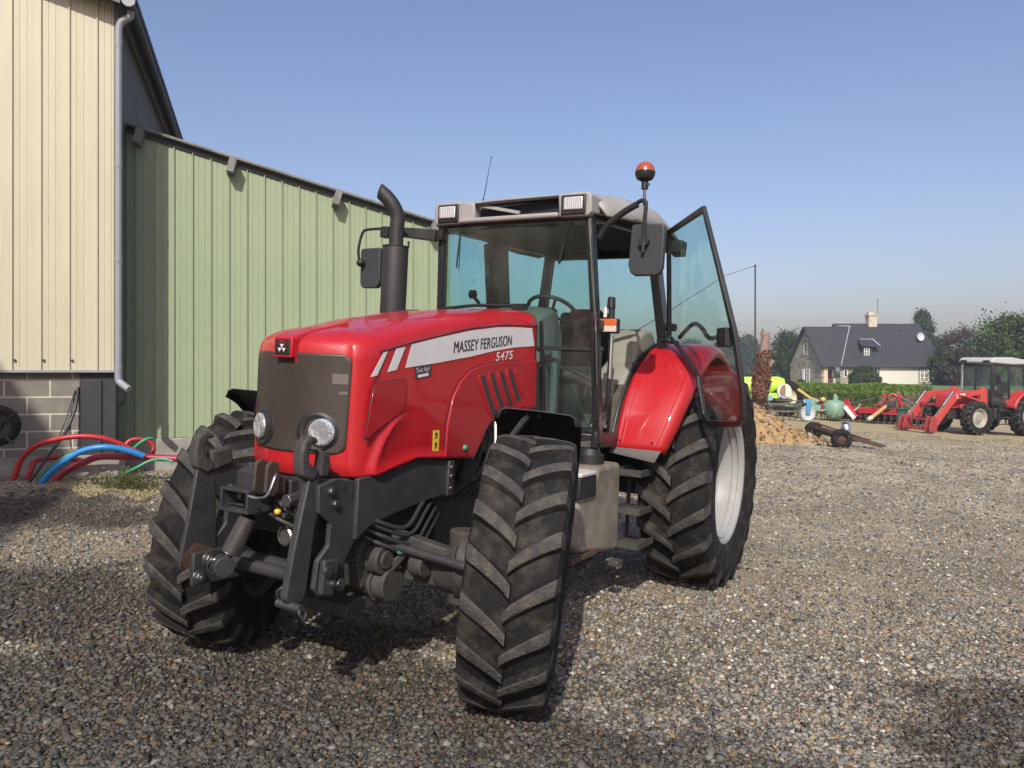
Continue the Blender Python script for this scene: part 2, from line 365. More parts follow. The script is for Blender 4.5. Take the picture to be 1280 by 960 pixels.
# loose angular stones lying on the yard near the camera
def stones():
    n = 210000
    d = 2.5+25*rng.random(n*2)**2.3; u = (rng.random(n*2)-.5)*1.55
    x = u*d; y = d; keep = np.ones(len(x), bool); x = x[keep][:n]; y = y[keep][:n]; n = len(x)
    s = (.0065+.012*rng.random(n)**2.0+.016*(rng.random(n) > .955)*rng.random(n))*(1+.055*np.clip(d[:n]-4, 0, 12))
    nb = 11000; db = 2.4+3.6*rng.random(nb)**1.2; ub = (rng.random(nb)-.5)*1.55
    x = np.concatenate([x, ub*db]); y = np.concatenate([y, db]); s = np.concatenate([s, .014+.014*rng.random(nb)**2.5]); n = len(x)
    base = np.array([(1, 0, 0), (-1, 0, 0), (0, 1, 0), (0, -1, 0), (0, 0, 1), (0, 0, -1)], float)
    fc = np.array([(0, 2, 4), (2, 1, 4), (1, 3, 4), (3, 0, 4), (2, 0, 5), (1, 2, 5), (3, 1, 5), (0, 3, 5)])
    V = np.repeat(base[None], n, 0)*(1+.55*(rng.random((n, 6, 1))-.5))+.35*(rng.random((n, 6, 3))-.5)
    sc3 = np.stack([np.ones(n)*1.25, .6+.5*rng.random(n), .35+.4*rng.random(n)], 1)
    V = V*sc3[:, None]*s[:, None, None]
    a = rng.random(n)*6.283; t = (rng.random(n)-.5)*.9
    ca, sa, ct, st = np.cos(a), np.sin(a), np.cos(t), np.sin(t)
    X, Y, Z = V[..., 0], V[..., 1], V[..., 2]
    X2 = X*ct[:, None]+Z*st[:, None]; Z2 = -X*st[:, None]+Z*ct[:, None]
    X3 = X2*ca[:, None]-Y*sa[:, None]; Y3 = X2*sa[:, None]+Y*ca[:, None]
    g = -.049*np.clip(x, -9, 24)+.012*np.sin(x*1.7+y*.6)+.010*np.sin(y*2.3-x*.8+1)+.006*np.sin(x*5.1+2)*np.sin(y*4.3)
    W = np.stack([X3+x[:, None], Y3+y[:, None], Z2+(g+s*.18)[:, None]], 2).reshape(-1, 3)
    Fc = (fc[None]+6*np.arange(n)[:, None, None]).reshape(-1, 3)
    me = bpy.data.meshes.new('gravel'); me.vertices.add(len(W)); me.vertices.foreach_set('co', W.astype('f').ravel())
    me.loops.add(len(Fc)*3); me.loops.foreach_set('vertex_index', Fc.astype('i').ravel())
    me.polygons.add(len(Fc)); me.polygons.foreach_set('loop_start', np.arange(0, len(Fc)*3, 3, dtype='i'))
    me.update(); me.validate()
    m = bpy.data.materials.new('gravel_stones'); m.use_nodes = True; N, L, b = N_(m)
    gg = N.new('ShaderNodeNewGeometry'); r = N.new('ShaderNodeValToRGB'); e = r.color_ramp.elements
    st_ = [(0, (.04, .038, .035)), (.18, (.09, .086, .078)), (.42, (.16, .152, .13)), (.60, (.225, .21, .175)), (.74, (.15, .145, .13)), (.84, (.28, .20, .10)), (.89, (.17, .10, .06)), (.94, (.29, .27, .225)), (.985, (.36, .34, .29)), (1, (.50, .47, .41))]
    while len(e) < len(st_): e.new(.5)
    for q, (p, c) in zip(e, st_): q.position = p; q.color = (*c, 1)
    L.new(gg.outputs['Random Per Island'], r.inputs[0])
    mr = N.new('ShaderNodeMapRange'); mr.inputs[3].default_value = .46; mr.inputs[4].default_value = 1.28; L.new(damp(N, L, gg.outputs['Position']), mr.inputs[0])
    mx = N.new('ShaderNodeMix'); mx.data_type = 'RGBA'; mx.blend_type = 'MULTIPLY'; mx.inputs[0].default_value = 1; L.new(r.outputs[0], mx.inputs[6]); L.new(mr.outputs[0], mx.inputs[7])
    L.new(mx.outputs[2], b.inputs['Base Color']); b.inputs['Roughness'].default_value = .75; b.inputs['Specular IOR Level'].default_value = .35
    me.materials.append(m)
    o = bpy.data.objects.new('gravel', me); COL.objects.link(o); tag(o, kind='stuff', label='loose angular grey and tan gravel covering the yard', cat='gravel')
stones()
# ================================================================ WHEELS
def make_wheel(parent, loc, rot, Rt, W, rim_r, lug_h, nl, name='wheel', simple=False, outer=1, dish=.16, rim_m=None, ang=0, side_bulge=1.0):
    """wheel about the Y axis; outer=+1 means outer face at +Y"""
    rim_m = rim_m or M['rim']; Rc = Rt-lug_h; h = W/2; n = 48 if not simple else 28
    hub = MB()
    yo = outer
    # disc with a domed centre
    hub.lathe([(.02, yo*(h-dish+.03)), (.09, yo*(h-dish+.03)), (.10, yo*(h-dish)), (rim_r*.45, yo*(h-dish-.01)), (rim_r*.72, yo*(h-dish-.06)), (rim_r*.86, yo*(h-dish-.05)), (rim_r*.86, yo*(h-dish-.065)), (.02, yo*(h-dish-.06))], n)
    for k in range(8):
        a = k*math.pi/4; c = (.13*math.cos(a), yo*(h-dish-.005), .13*math.sin(a)); hub.cyl(c, (c[0], yo*(h-dish+.022), c[2]), .014, n=6)
    wh = hub.build(name, rim_m, parent); wh.location = loc; wh.rotation_euler = rot
    r = MB(); q = rim_r
    prof = [(q+.012, h*.80), (q+.012, h*.84), (q-.004, h*.85), (q-.02, h*.80), (q-.035, h*.70), (q-.05, h*.45), (q-.09, h*.30), (q-.09, -h*.30), (q-.05, -h*.45), (q-.035, -h*.70), (q-.02, -h*.8), (q-.004, -h*.85), (q+.012, -h*.84), (q+.012, -h*.8)]
    prof2 = [(a+.008, b) for a, b in prof][::-1]
    r.lathe(prof, n); r.lathe([(q+.012, -h*.8), (q+.0, -h*.6), (q-.03, 0), (q+.0, h*.6), (q+.012, h*.8)], n)
    if not simple:
        for yy in (-.52, -.12, .12, .52, .70): rr_ = interp(abs(yy), [.3, .45, .70, .80], [q-.09, q-.05, q-.035, q-.02]); r.lathe([(rr_-.001, h*yy-.012), (rr_-.009, h*yy-.005), (rr_-.009, h*yy+.005), (rr_-.001, h*yy+.012)], n)
        for k in range(16):
            a = k*math.pi/8; r.cyl((.86*q*math.cos(a), yo*(h-dish-.05), .86*q*math.sin(a)), (.86*q*math.cos(a), yo*(h-dish-.015), .86*q*math.sin(a)), .016, n=6)
    r.build('rim', rim_m, wh, smooth=50)
    t = MB(); sb = .012*side_bulge
    sh = Rc-.035
    tp = [(q, h*.78), (q+.02, h*.90), (q+(Rc-q)*.35, h*1.03), (q+(Rc-q)*.6, h*1.04), (sh-.02, h*1.0), (sh+.012, h*.95), (Rc-.008, h*.80), (Rc, h*.4), (Rc+.003, 0)]
    prof = tp+[(a, -b) for a, b in tp[::-1][1:]]
    t.lathe(prof, 72 if not simple else 40)
    # chevron lugs
    def surf(y):
        f = abs(y)/h
        return interp(f, [0, .4, .8, .95, 1.0], [Rc+.003, Rc, Rc-.008, sh+.012, sh-.02])
    step = 2*math.pi/nl
    for sgn in (-1, 1):
        for k in range(nl):
            a0 = ang+k*step+(step/2 if sgn > 0 else 0)
            st = []
            K = 7 if not simple else 4
            for i in range(K+2):
                f = i/K if i <= K else 1.0
                y = sgn*h*(-.045+1.0*f); y = max(-h*.985, min(h*.985, y))
                # lug sweeps backwards towards the shoulder, curved
                da = (.255*(f**.82))*(.66/Rt)*(W/.46)
                half = (.027+.009*f)/Rt*(Rt/.66)**.8
                top = Rt-.012*f*f; bot = surf(y)-.012
                if i == K: top = Rt-.020
                if i > K: y = sgn*h*1.045; top = sh-.035; bot = sh-.06; da += .012
                st.append((y, a0+da, half, top, bot))
            vs = []; fs = []; ms = []
            for (y, a, hf, top, bot) in st:
                for aa, rr in ((a-hf*1.55, bot), (a-hf, top-.004), (a-hf*.75, top), (a+hf*.75, top), (a+hf, top-.004), (a+hf*1.55, bot)):
                    vs.append((rr*math.cos(aa), y, rr*math.sin(aa)))
            for i in range(len(st)-1):
                for j in range(5): fs.append((i*6+j, i*6+j+1, (i+1)*6+j+1, (i+1)*6+j)); ms.append(1 if 1 <= j <= 3 else 0)
            fs.append(tuple(range(6))); ms.append(0); e = (len(st)-1)*6; fs.append(tuple(e+j for j in range(5, -1, -1))); ms.append(0)
            b0 = len(t.v); t.v += vs; t.f += [tuple(x+b0 for x in f_) for f_ in fs]; t.m += ms
    to = t.build('tyre', [M['rubber'], M['tread']], wh, smooth=32, weld=False)
    return wh

# ================================================================ MAIN TRACTOR (local: x forward, y to its left, z up)
th = R(29.84); S_ = .049
fxv = Vector((-math.sin(th), -math.cos(th), S_*math.sin(th))).normalized(); uzv = Vector((S_, 0, 1)).normalized(); lyv = uzv.cross(fxv)
MT = Matrix((( fxv.x, lyv.x, uzv.x, -.858), (fxv.y, lyv.y, uzv.y, 4.118), (fxv.z, lyv.z, uzv.z, S_*.858), (0, 0, 0, 1)))
TR = empty('tractor', label='large red farm tractor with its cab door open, standing in the foreground on the gravel', cat='tractor')
TR.matrix_world = MT

def yside(x): return .372+.012*(.42-x)/1.6                       # half width of the bonnet side panel
def zsh(x): return interp(x, [-1.2, -.8, -.41, .12, .30, .45, .60], [1.915, 1.895, 1.845, 1.735, 1.690, 1.655, 1.640])
def ztop(x): return interp(x, [-1.2, -.8, -.4, 0, .2, .35, .45, .52, .62], [2.035, 1.995, 1.945, 1.872, 1.822, 1.785, 1.755, 1.73, 1.70])
def zbot(x): return interp(x, [-1.2, -.86, -.72, -.62, -.55, -.48, -.2, .04, .3, .45, .60], [1.39, 1.37, 1.345, 1.30, 1.20, 1.115, 1.137, 1.155, 1.11, 1.085, 1.075])
# plan outline: left rear -> round the nose -> right rear
half = []
for x in np.concatenate([np.linspace(-1.2, -.1, 30)[:-1], np.linspace(-.1, .30, 50)]): half.append((float(x), yside(x)))
for a in np.linspace(0, 1, 22)[1:]:                                 # corner
    t_ = a*math.pi/2; half.append((.30+.18*math.sin(t_), yside(.3)-.075*(1-math.cos(t_))))
for y in np.linspace(.298, 0, 13)[1:]: half.append((.48+.10*(1-(y/.298)**2), float(y)))
outline = half+[(x, -y) for x, y in half[::-1][1:]]
def fold(x, z):
    "pressed fold in the lower front of the side: the sheet steps in behind a curved ridge"
    if not 1.06 < z < 1.41: return 0
    xf = interp(z, [1.06, 1.12, 1.24, 1.33, 1.385, 1.41], [.43, .415, .36, .28, .19, .10]); d = xf-x
    if d <= 0: return 0
    t = min(1, d/.035); return .022*t*t*(3-2*t)*math.exp(-max(0, d-.035)/.085)*min(1, (1.41-z)/.08)
rows = []
for (ox, oy) in outline:
    zb, zs = zbot(ox), zsh(min(ox, .6)); col = []
    front = ox > .48-1e-6
    ztopl = 1.665 if front else zs
    nose = max(0, min(1, (ox-.30)/.18))
    zs_ = zs*(1-nose)+1.655*nose
    for v in np.linspace(0, 1, 54):
        z = zb+(zs_-zb)*v; fo = fold(ox, z); bul = .0 if nose > 0 else .004*math.sin(v*math.pi)
        tuck = .02*max(0, (.12-v)/.12)**2
        f = math.hypot(1, 0); col.append((ox-(tuck if nose > 0 else 0)-fo*nose*.5, oy+math.copysign(bul-tuck*(1-nose)-fo, oy) if oy else oy, z))
    # over the shoulder to the spine
    px = ox if nose == 0 else ox-nose*.20*(1) ; px = min(px, .40 if nose else px)
    zt = ztop(px)
    for f in np.concatenate([np.linspace(0, .12, 6)[1:], np.linspace(.12, 1, 12)[1:]]):
        n_ = 2.9-.7*nose; hh = (1-(1-f)**n_)**(1/n_) if f < 1 else 1
        zz = zs_+.012+(zt-zs_-.012)*hh
        col.append((ox+(px-ox)*f, oy*(1-f)*1.0, zz))
    rows.append(col)
mb = MB(); mb.grid(rows)
bon = mb.build('bonnet', M['red'], TR, smooth=40, solid=.004)
# nose badge housing: raised red spine running up the bonnet with the emblem at its front
mb = MB()
pr = [(.595, 1.640, .050), (.606, 1.68, .052), (.604, 1.732, .052), (.56, 1.750, .052), (.47, 1.775, .05), (.35, 1.802, .046), (.22, 1.832, .038)]
vs = []
g_ = [[(x, s*wd*1.0, z) for s in (-1.15, -1, 0, 1, 1.15)] for x, z, wd in pr]
for r_ in g_:
    r_[0] = (r_[0][0]-.02, r_[0][1], r_[0][2]-.04); r_[4] = (r_[4][0]-.02, r_[4][1], r_[4][2]-.04)
mb.grid(g_); mb.box((.592, 0, 1.682), (.05, .118, .098))
bh = mb.build('badge_housing', M['red'], bon, bevel=.006)
mb = MB(); mb.box((.6185, 0, 1.684), (.006, .096, .074)); bd = mb.build('badge', M['black'], bh, bevel=.002)
mb = MB()
def badge_pt(a, b, d): return (.6218+d, a, 1.684+b*.84)
for cx, cz, s in ((0, .006, .012), (-.0135, -.016, .012), (.0135, -.016, .012)): mb.prism([(cx-s, cz+s*.8), (cx, cz-s), (cx+s, cz+s*.8)], badge_pt, .0015)
mb.build('badge_emblem', M['white_decal'], bd, smooth=0)
mb = MB()
for s in (-1, 1): mb.prism([(s*.037, .024), (s*.029, .024), (s*.006, .001), (s*.0, .008)][::s], badge_pt, .001)
mb.prism([(-.026, .034), (.026, .034), (.016, .026), (-.016, .026)], badge_pt, .001)
mb.build('badge_emblem', M['red_side'], bd, smooth=0)

# grille: curved mesh panel set just proud of the nose
def nose_x(y): return .48+.10*(1-(min(abs(y), .298)/.298)**2) if abs(y) <= .298 else .30+.18*math.sqrt(max(0, 1-((abs(y)-.298)/.075)**2))
P = []
zs_l = list(np.linspace(1.190, 1.662, 40))
for z in zs_l:
    hw = .315
    rt, rb = .045, .05
    if z > 1.662-rt: hw -= rt-math.sqrt(max(0, rt*rt-(z-(1.662-rt))**2))
    if z < 1.190+rb: hw -= rb-math.sqrt(max(0, rb*rb-((1.190+rb)-z)**2))
    hw -= .014*(1.662-z)/.5
    P.append([(nose_x(y)+.004, y, z+.0*y) for y in np.linspace(-hw, hw, 31)])
mb = MB(); mb.grid(P)
M['grille'] = mat('dark_mesh_grille', (.034, .024, .019), .36, spec=.5, noise=.7, nscale=2.2, col2=(.052, .037, .029), rvar=.5, detail=7)

gr = mb.build('grille', M['grille'], TR, solid=.004, smooth=50)
mb = MB()
for zz, y0, y1, hh in ((1.545, .235, .30, .024), (1.48, .265, .30, .007)):
    mb.grid([[(nose_x(y)+.0065, y, z) for y in np.linspace(y0, y1, 5)] for z in (zz-hh, zz+hh)])
mb.build('registration_sticker', mat('pale_sticker', (.12, .10, .09), .5, noise=.5, nscale=60, col2=(.12, .1, .09)), gr, smooth=0)
for s in (-1, 1):
    y = s*.195; xx = nose_x(y)
    hr = MB()   # dark oval surround
    yaw = s*R(22)
    Mh = Matrix.Translation((xx-.015, y, 1.292)) @ Euler((0, 0, yaw-math.pi/2)).to_matrix().to_4x4()
    hr.lathe([(.05, -.02), (.066, .03), (.082, .034), (.104, .022), (.112, -.01)], 32, Matrix.Translation((0, -.028*s, 0)) @ Mh)
    hl = hr.build('headlight', M['black'], TR)
    hb = MB(); hb.lathe([(.0, .022), (.03, .026), (.055, .027), (.064, .020), (.066, .01)], 28, Mh @ Matrix.Translation((0, .012, 0)))
    hb.build('lens', M['lens'], hl)
# lower bumper lip of the nose with slots
mb = MB()
for s in (-1, 1):
    y = s*.235; mb.grid([[(nose_x(yy)+.0045, yy, z) for yy in np.linspace(y-.045, y+.045, 5)] for z in (1.088, 1.108)])
mb.build('bumper_slot', M['black'], bon, smooth=0)
# decals and panels on both sides
def side_fn(s, off):
    return lambda a, b, d=0: (a, s*(yside(a)+.0045+off+d), b)
def side_poly(pts, s, off, t, name, m, parent, bevel=0):
    mb = MB(); mb.prism(pts, side_fn(s, off), t); return mb.build(name, m, parent, smooth=0 if not bevel else 30, bevel=bevel)
stripe = [(.12, 1.731), (-.10, 1.778), (-.411, 1.838), (-.70, 1.878), (-.9, 1.893), (-1.12, 1.903), (-1.165, 1.79), (-.9, 1.767), (-.65, 1.732), (-.425, 1.692), (-.1, 1.645), (.163, 1.612)]
cover = [(-.204, 1.140), (-.210, 1.318), (-.25, 1.46), (-.316, 1.55), (-.41, 1.612), (-.55, 1.652), (-.75, 1.672), (-1.0, 1.690), (-1.185, 1.698), (-1.195, 1.40), (-.86, 1.378), (-.72, 1.352), (-.61, 1.305), (-.53, 1.20), (-.46, 1.125)]
for s in (1, -1):
    sp = side_poly(stripe, s, 0, .0015, 'side_stripe', M['white_decal'], bon)
    side_poly([(.240, 1.703), (.171, 1.716), (.232, 1.600), (.299, 1.588)], s, 0, .0015, 'side_stripe', M['white_decal'], bon)
    side_poly([(.336, 1.680), (.306, 1.687), (.375, 1.570), (.421, 1.562)], s, 0, .0015, 'side_stripe', M['white_decal'], bon)
    # recessed-looking quarter panel with its shut line
    q = [(.405, 1.515), (.385, 1.535), (.165, 1.560), (.146, 1.545), (.146, 1.425), (.175, 1.39), (.378, 1.295), (.43, 1.262), (.448, 1.27)]
    side_poly(q, s, 0, .0015, 'shut_line', M['black_print'], bon)
    q2 = [(a+(.29-a)*.045, b+(1.42-b)*.045) for a, b in q]
    side_poly(q2, s, .0015, .004, 'side_panel', M['red_side'], bon, bevel=.0035)
    cv = side_poly(cover, s, 0, .016, 'engine_cover', M['red_side'], bon, bevel=.005)
    side_poly([(-.69+(a+.69)*1.014, 1.42+(b-1.42)*1.018) for a, b in cover if a > -1.1], s, 0, .001, 'shut_line', M['black_print'], bon)
    mb = MB()
    for k in range(4):
        x0 = -.505-.103*k; pts = []
        zt_ = 1.585+.014*k; zb_ = 1.345+.030*k; xb = x0-.165+.012*k
        for f in np.linspace(0, 1, 9): pts.append((x0+(xb-x0)*f**1.25, zt_+(zb_-zt_)*f))
        wd = .058; poly = pts+[(a-wd*(1 if 0 < i < 8 else .8), b) for i, (a, b) in reversed(list(enumerate(pts)))]
        mb.prism(poly, side_fn(s, .0162), .001)
    mb.build('louvre_opening', M['black_print'], cv, smooth=0)
    for k in range(5):
        x0 = -.505-.103*k+.016; zt_ = 1.585+.014*k; zb_ = 1.345+.030*k; xb = x0-.165+.012*k
        if k == 0: x0 += .0
        pts = [Vector((x0+(xb-x0)*f**1.25, s*(yside(x0)+.014), zt_+.006+(zb_-zt_-.012)*f)) for f in np.linspace(0, 1, 9)]
        mb = MB(); mb.tube(pts, [.012]+[.019]*7+[.012], n=10, sq=1); mb.build('louvre_rib', M['red_side'], cv, smooth=60)
    # warning sticker
    st = side_poly([(-.097, 1.288), (-.154, 1.286), (-.156, 1.175), (-.099, 1.178)], s, .0, .0012, 'warning_sticker', M['yellow'], bon)
    mb = MB(); f = side_fn(s, .0013)
    for cz, k in ((1.258, 1), (1.205, -1)):
        mb.prism([(-.110, cz-.02), (-.124, cz+.004), (-.112, cz+.006), (-.126, cz+.022), (-.142, cz+.004), (-.131, cz+.001), (-.142, cz-.02), (-.127, cz-.008)], f, .0006)
    mb.build('sticker_symbol', M['black_print'], st, smooth=0)
    # dealer plate under the stripe
    dp = side_poly([(.086, 1.628), (-.052, 1.650), (-.056, 1.572), (.080, 1.556)], s, .0, .0014, 'dealer_sticker', mat('dark_sticker', (.055, .035, .04), .5), bon)
    dirx = -s  # text runs towards the rear on the left side, towards the front on the right
    def along(x0, x1, z0, z1, wtot, off=.0030):
        # a in 0..wtot -> x0..x1, baseline z0..z1
        return lambda a, b: ((x0+(x1-x0)*a/wtot if s > 0 else x1-(x1-x0)*a/wtot), s*(yside(x0)+.0045+off+.012*(x0-(x0+(x1-x0)*a/wtot))/1.6*(1 if s > 0 else 0)+(.004 if s < 0 else 0)), z0+(z1-z0)*(a/wtot if s > 0 else 1-a/wtot)+b)
    text_mesh('MASSEY FERGUSON', .090, 'lettering', M['black_print'], sp, along(-.242, -.905, 1.704, 1.785, .705), shear=.06, sx=.80, bold=0)
    lt = bpy.context.scene.collection.objects[-1]; bmt = bmesh.new(); bmt.from_mesh(lt.data)
    gd = bmesh.ops.duplicate(bmt, geom=bmt.verts[:]+bmt.edges[:]+bmt.faces[:])
    for v in gd['geom']:
        if isinstance(v, bmesh.types.BMVert): v.co += Vector((-.0034*s, .0004*s, .0))
    bmt.to_mesh(lt.data); bmt.free()
    text_mesh('5475', .072, 'lettering', M['white_decal'], bon, along(-.685, -.93, 1.676, 1.702, .208), shear=.1, sx=1.15, bold=.0010)
    text_mesh('Tout Agri', .036, 'lettering', M['grey_print'], dp, along(.078, -.046, 1.588, 1.606, .140), sx=.86)
    side_poly([(.060, 1.578), (-.030, 1.591), (-.031, 1.577), (.058, 1.564)], s, .0016, .0006, 'faded_print', M['grey_print'], dp)

for s in (1, -1):
    mb = MB(); mb.tube([(x, s*(yside(x)+.0022), zsh(x)+.006) for x in np.linspace(.36, -1.19, 24)], .0032, n=6); mb.build('shut_line', M['black_print'], bon)
    mb = MB(); mb.tube([(-1.197, s*(yside(-1.19)-.001), z) for z in np.linspace(1.40, 1.92, 8)]+[(-1.197, s*(yside(-1.19)-.03), 1.985), (-1.197, s*.25, 2.02)], .006, n=6); mb.build('edge_seal', M['black'], bon)
# ---------------- chassis under the bonnet
mb = MB()
skirt = [(.465, 1.086), (.30, 1.098), (.04, 1.145), (-.12, 1.150), (-.28, 1.128), (-.285, .93), (-.05, .915), (.15, .89), (.36, .855), (.465, .80)]
for s in (1, -1): mb.prism(skirt, lambda a, b, d: (a, s*(.345+d), b), .03)
mb.build('front_frame', M['iron'], TR, bevel=.006)
mb = MB()
for s in (1, -1):
    mb.box((-.27, s*.385, 1.02), (.05, .02, .19)); mb.cyl((-.27, s*.39, 1.08), (-.27, s*.402, 1.08), .012); mb.cyl((-.27, s*.39, 1.03), (-.27, s*.402, 1.03), .012); mb.cyl((-.27, s*.39, .965), (-.27, s*.402, .965), .012)
mb.build('frame_bracket', M['steel'], TR, bevel=.003)
mb = MB()     # engine and transmission block
mb.box((-.55, 0, 1.12), (1.25, .44, .55)); mb.box((-1.0, 0, .78), (1.2, .40, .42)); mb.box((-2.2, 0, .82), (1.5, .46, .5)); mb.box((.15, 0, .92), (.6, .60, .30))
mb.box((-.9, .20, 1.25), (.5, .22, .28)); mb.cyl((-.6, .27, .95), (-.6, .27, 1.15), .06); mb.cyl((-.95, .27, .9), (-.95, .27, 1.1), .055)
mb.cyl((-2.94, -.9, .85), (-2.94, .95, .85), .13); mb.cyl((-2.94, -.55, .85), (-2.94, .55, .85), .22)
mb.build('engine_block', M['iron'], TR, bevel=.015)
mb = MB()
for k in range(7):
    a = random.uniform(-.3, -1.15); mb.tube(bez([(a, .26, 1.35+random.uniform(-.1, .05)), (a-.08, .34, 1.22), (a-.02, .32, 1.0), (a+.12, .24, .85)], 5), .011, n=7)
mb.build('engine_hose', M['hose'], TR)
mb = MB(); mb.bar((-.62, .46, 1.10), (-.70, .40, 1.31), .012, .035); mb.build('bright_bracket', mat('aluminium_strip', (.75, .72, .66), .4), TR, bevel=.002)
# front axle
mb = MB()
mb.bar((0, -.66, .60), (0, .66, .60), .15, .13); mb.box((0, 0, .60), (.34, .26, .26)); mb.box((.12, .10, .57), (.20, .34, .16))
mb.cyl((.03, -.16, .62), (.03, .16, .62), .155, n=28)
mb.box((.14, .06, .50), (.10, .30, .12)); mb.cyl((.17, .30, .53), (.17, .375, .53), .085, n=20); mb.cyl((.17, .29, .53), (.17, .30, .53), .10, n=20)
mb.cyl((.20, -.1, .53), (.20, .29, .53), .065, n=20)
for s in (1, -1): mb.tube([(0, s*.55, .60), (0, s*.66, .62), (0, s*.72, .64)], [.10, .13, .15], n=18); mb.cyl((0, s*.67, .46), (0, s*.67, .82), .07); mb.cyl((-.02, s*.66, .64), (-.06, s*.80, .63), .17, n=24)
mb.build('front_axle', M['iron_dirty'], TR, bevel=.012)
mb = MB()
for s in (1, -1): mb.cyl((.17, s*.12, .74), (.17, s*.80, .69), .022); mb.cyl((.17, s*.10, .74), (.17, s*.34, .72), .036); mb.sphere((.17, s*.36, .72), .032)
mb.box((.20, .13, .76), (.16, .10, .12)); mb.cyl((.22, .02, .77), (.22, .20, .77), .072, n=22); mb.cyl((.22, .2, .77), (.22, .235, .77), .055, n=14)
mb.build('steering_ram', M['iron'], TR, bevel=.006)
mb = MB()
for k in range(4): mb.tube(bez([(.19, .16+.01*k, .64-.008*k), (.20, .26, .615-.012*k), (.18, .36, .64-.014*k), (.12, .44, .72)], 6), .010, n=8)
mb.build('axle_hose', M['hose'], TR)
mb = MB(); mb.cyl((.17, .40, .70), (.17, .43, .71), .018, n=8); mb.sphere((-.38, .40, 1.18), .016); mb.build('green_cap', mat('green_plastic', (.05, .28, .16), .5), TR)

mb = MB()
mb.prism([(.30, .52), (.34, .66), (.30, .76), (.16, .80), (.06, .72), (.10, .56)], lambda a, b, d: (a, .06+d, b), .22); mb.cyl((.22, .28, .66), (.22, .36, .66), .075, n=20); mb.cyl((.22, .36, .66), (.22, .375, .66), .05, n=8)
mb.bar((.10, .30, .76), (.05, .62, .70), .07, .06); mb.cyl((.12, .46, .64), (.12, .54, .64), .06, n=18)
for y_ in (.10, .18, .26): mb.cyl((.335, y_, .64), (.352, y_, .64), .014, n=6)
mb.prism([(.30, .46), (.36, .44), (.36, .38), (.10, .40), (.10, .47)], lambda a, b, d: (a, -.25+d, b), .5)
mb.build('pivot_casting', M['iron_dirty'], TR, bevel=.012)
mb = MB()
for k, (z_, dx) in enumerate(((.92, .0), (.87, .03), (.82, .05), (.96, -.04))): mb.tube(bez([(.40-dx, .20, z_), (.30-dx, .36, z_-.08), (.12-dx, .42, z_-.14), (-.06-dx, .38, z_-.06), (-.2-dx, .33, z_)], 6), .011, n=7)
mb.build('axle_hose', M['hose'], TR)
# ---------------- front linkage
lk = MB()
plate = [(.70, 1.075), (.59, 1.098), (.43, 1.07), (.405, .89), (.44, .80), (.515, .70), (.525, .60), (.56, .565), (.66, .575), (.70, .62), (.685, .74), (.62, .80), (.615, .90), (.69, .955)]
for s in (1, -1): lk.prism(plate, lambda a, b, d: (a, s*(.325+d), b), .028)
lk.box((.50, 0, 1.0), (.10, .62, .16)); lk.box((.46, 0, .86), (.04, .62, .20)); lk.cyl((.60, -.34, .62), (.60, .34, .62), .032)
lk.prism([(.68, 1.085), (.62, 1.105), (.50, 1.10), (.50, .92), (.68, .94)], lambda a, b, d: (a, -.20+d, b), .15)
lk.box((.55, -.02, .99), (.10, .20, .14))
LK = lk.build('front_linkage', M['iron'], TR, bevel=.006)
mb = MB()
for px_, pz in ((.63, 1.045), (.60, .985)):
    mb.cyl((px_, .353, pz), (px_, .372, pz), .016, n=6); mb.cyl((px_-.01, .353, pz), (px_-.01, .358, pz), .022, n=14)
mb.cyl((.56, .353, .615), (.56, .385, .615), .028, n=18); mb.cyl((.685, -.225, 1.0), (.70, -.225, 1.0), .02, n=6)
mb.cyl((.545, .13, .99), (.70, .155, .985), .03, n=6)
mb.build('bolt', M['steel'], LK, bevel=.002)
mb = MB(); mb.box((.48, .354, 1.03), (.022, .003, .06)); mb.box((.55, .354, .97), (.010, .003, .016)); mb.cyl((.545, .353, 1.05), (.545, .356, 1.05), .014)
mb.build('slot', M['black_print'], LK)
# square tube housing that holds the ram, right of centre
mb = MB(); z0, z1 = .915, 1.01; ya, yb = -.195, -.02
for c, d in (((.70, -.1075, z1), (.14, .19, .014)), ((.70, -.1075, z0), (.14, .19, .014)), ((.70, ya, .9625), (.14, .014, .095)), ((.70, yb, .9625), (.14, .014, .095)), ((.64, -.1075, .9625), (.01, .17, .09))): mb.box(c, d)
hb = mb.build('ram_housing', M['iron'], LK, bevel=.003)
mb = MB(); mb.cyl((.70, -.15, .97), (.655, -.15, .97), .014, n=6); mb.cyl((.70, -.045, .965), (.655, -.045, .965), .014, n=6); mb.bar((.72, -.185, .935), (.72, -.09, .937), .008, .012); mb.build('bolt', M['chrome'], hb)
for s in (-1, 1):
    mb = MB()
    if s < 0: a, b = Vector((.70, -.075, .885)), Vector((.745, -.135, .72))
    else: a, b = Vector((.66, .235, .94)), Vector((.70, .24, .66))
    mb.cyl(a, b, .044 if s < 0 else .040, n=28); mb.cyl(b, b+(b-a)*.03, .047 if s < 0 else .043, n=28)
    rm = mb.build('lift_ram', M['steel'] if s < 0 else M['iron'], LK, bevel=.004)
    mb = MB(); d = (b-a).normalized(); mb.cyl(b, b+d*.05, .02); c = b+d*.075
    mb.cyl(c+Vector((-.01, -.035, 0)), c+Vector((.02, .035, 0)), .048, n=26); mb.build('ram_eye', M['iron'], rm, bevel=.004)
    mb = MB(); mb.cyl(c+Vector((-.01, -.045, 0)), c+Vector((.03, -.02, 0)), .02); mb.lathe([(.030, -.003), (.036, 0), (.030, .003)], 24, Matrix.Translation(c+Vector((.035, -.02, 0))) @ Euler((0, 0, R(-60))).to_matrix().to_4x4(), closed=True)
    mb.build('ram_pin', M['steel'], rm)
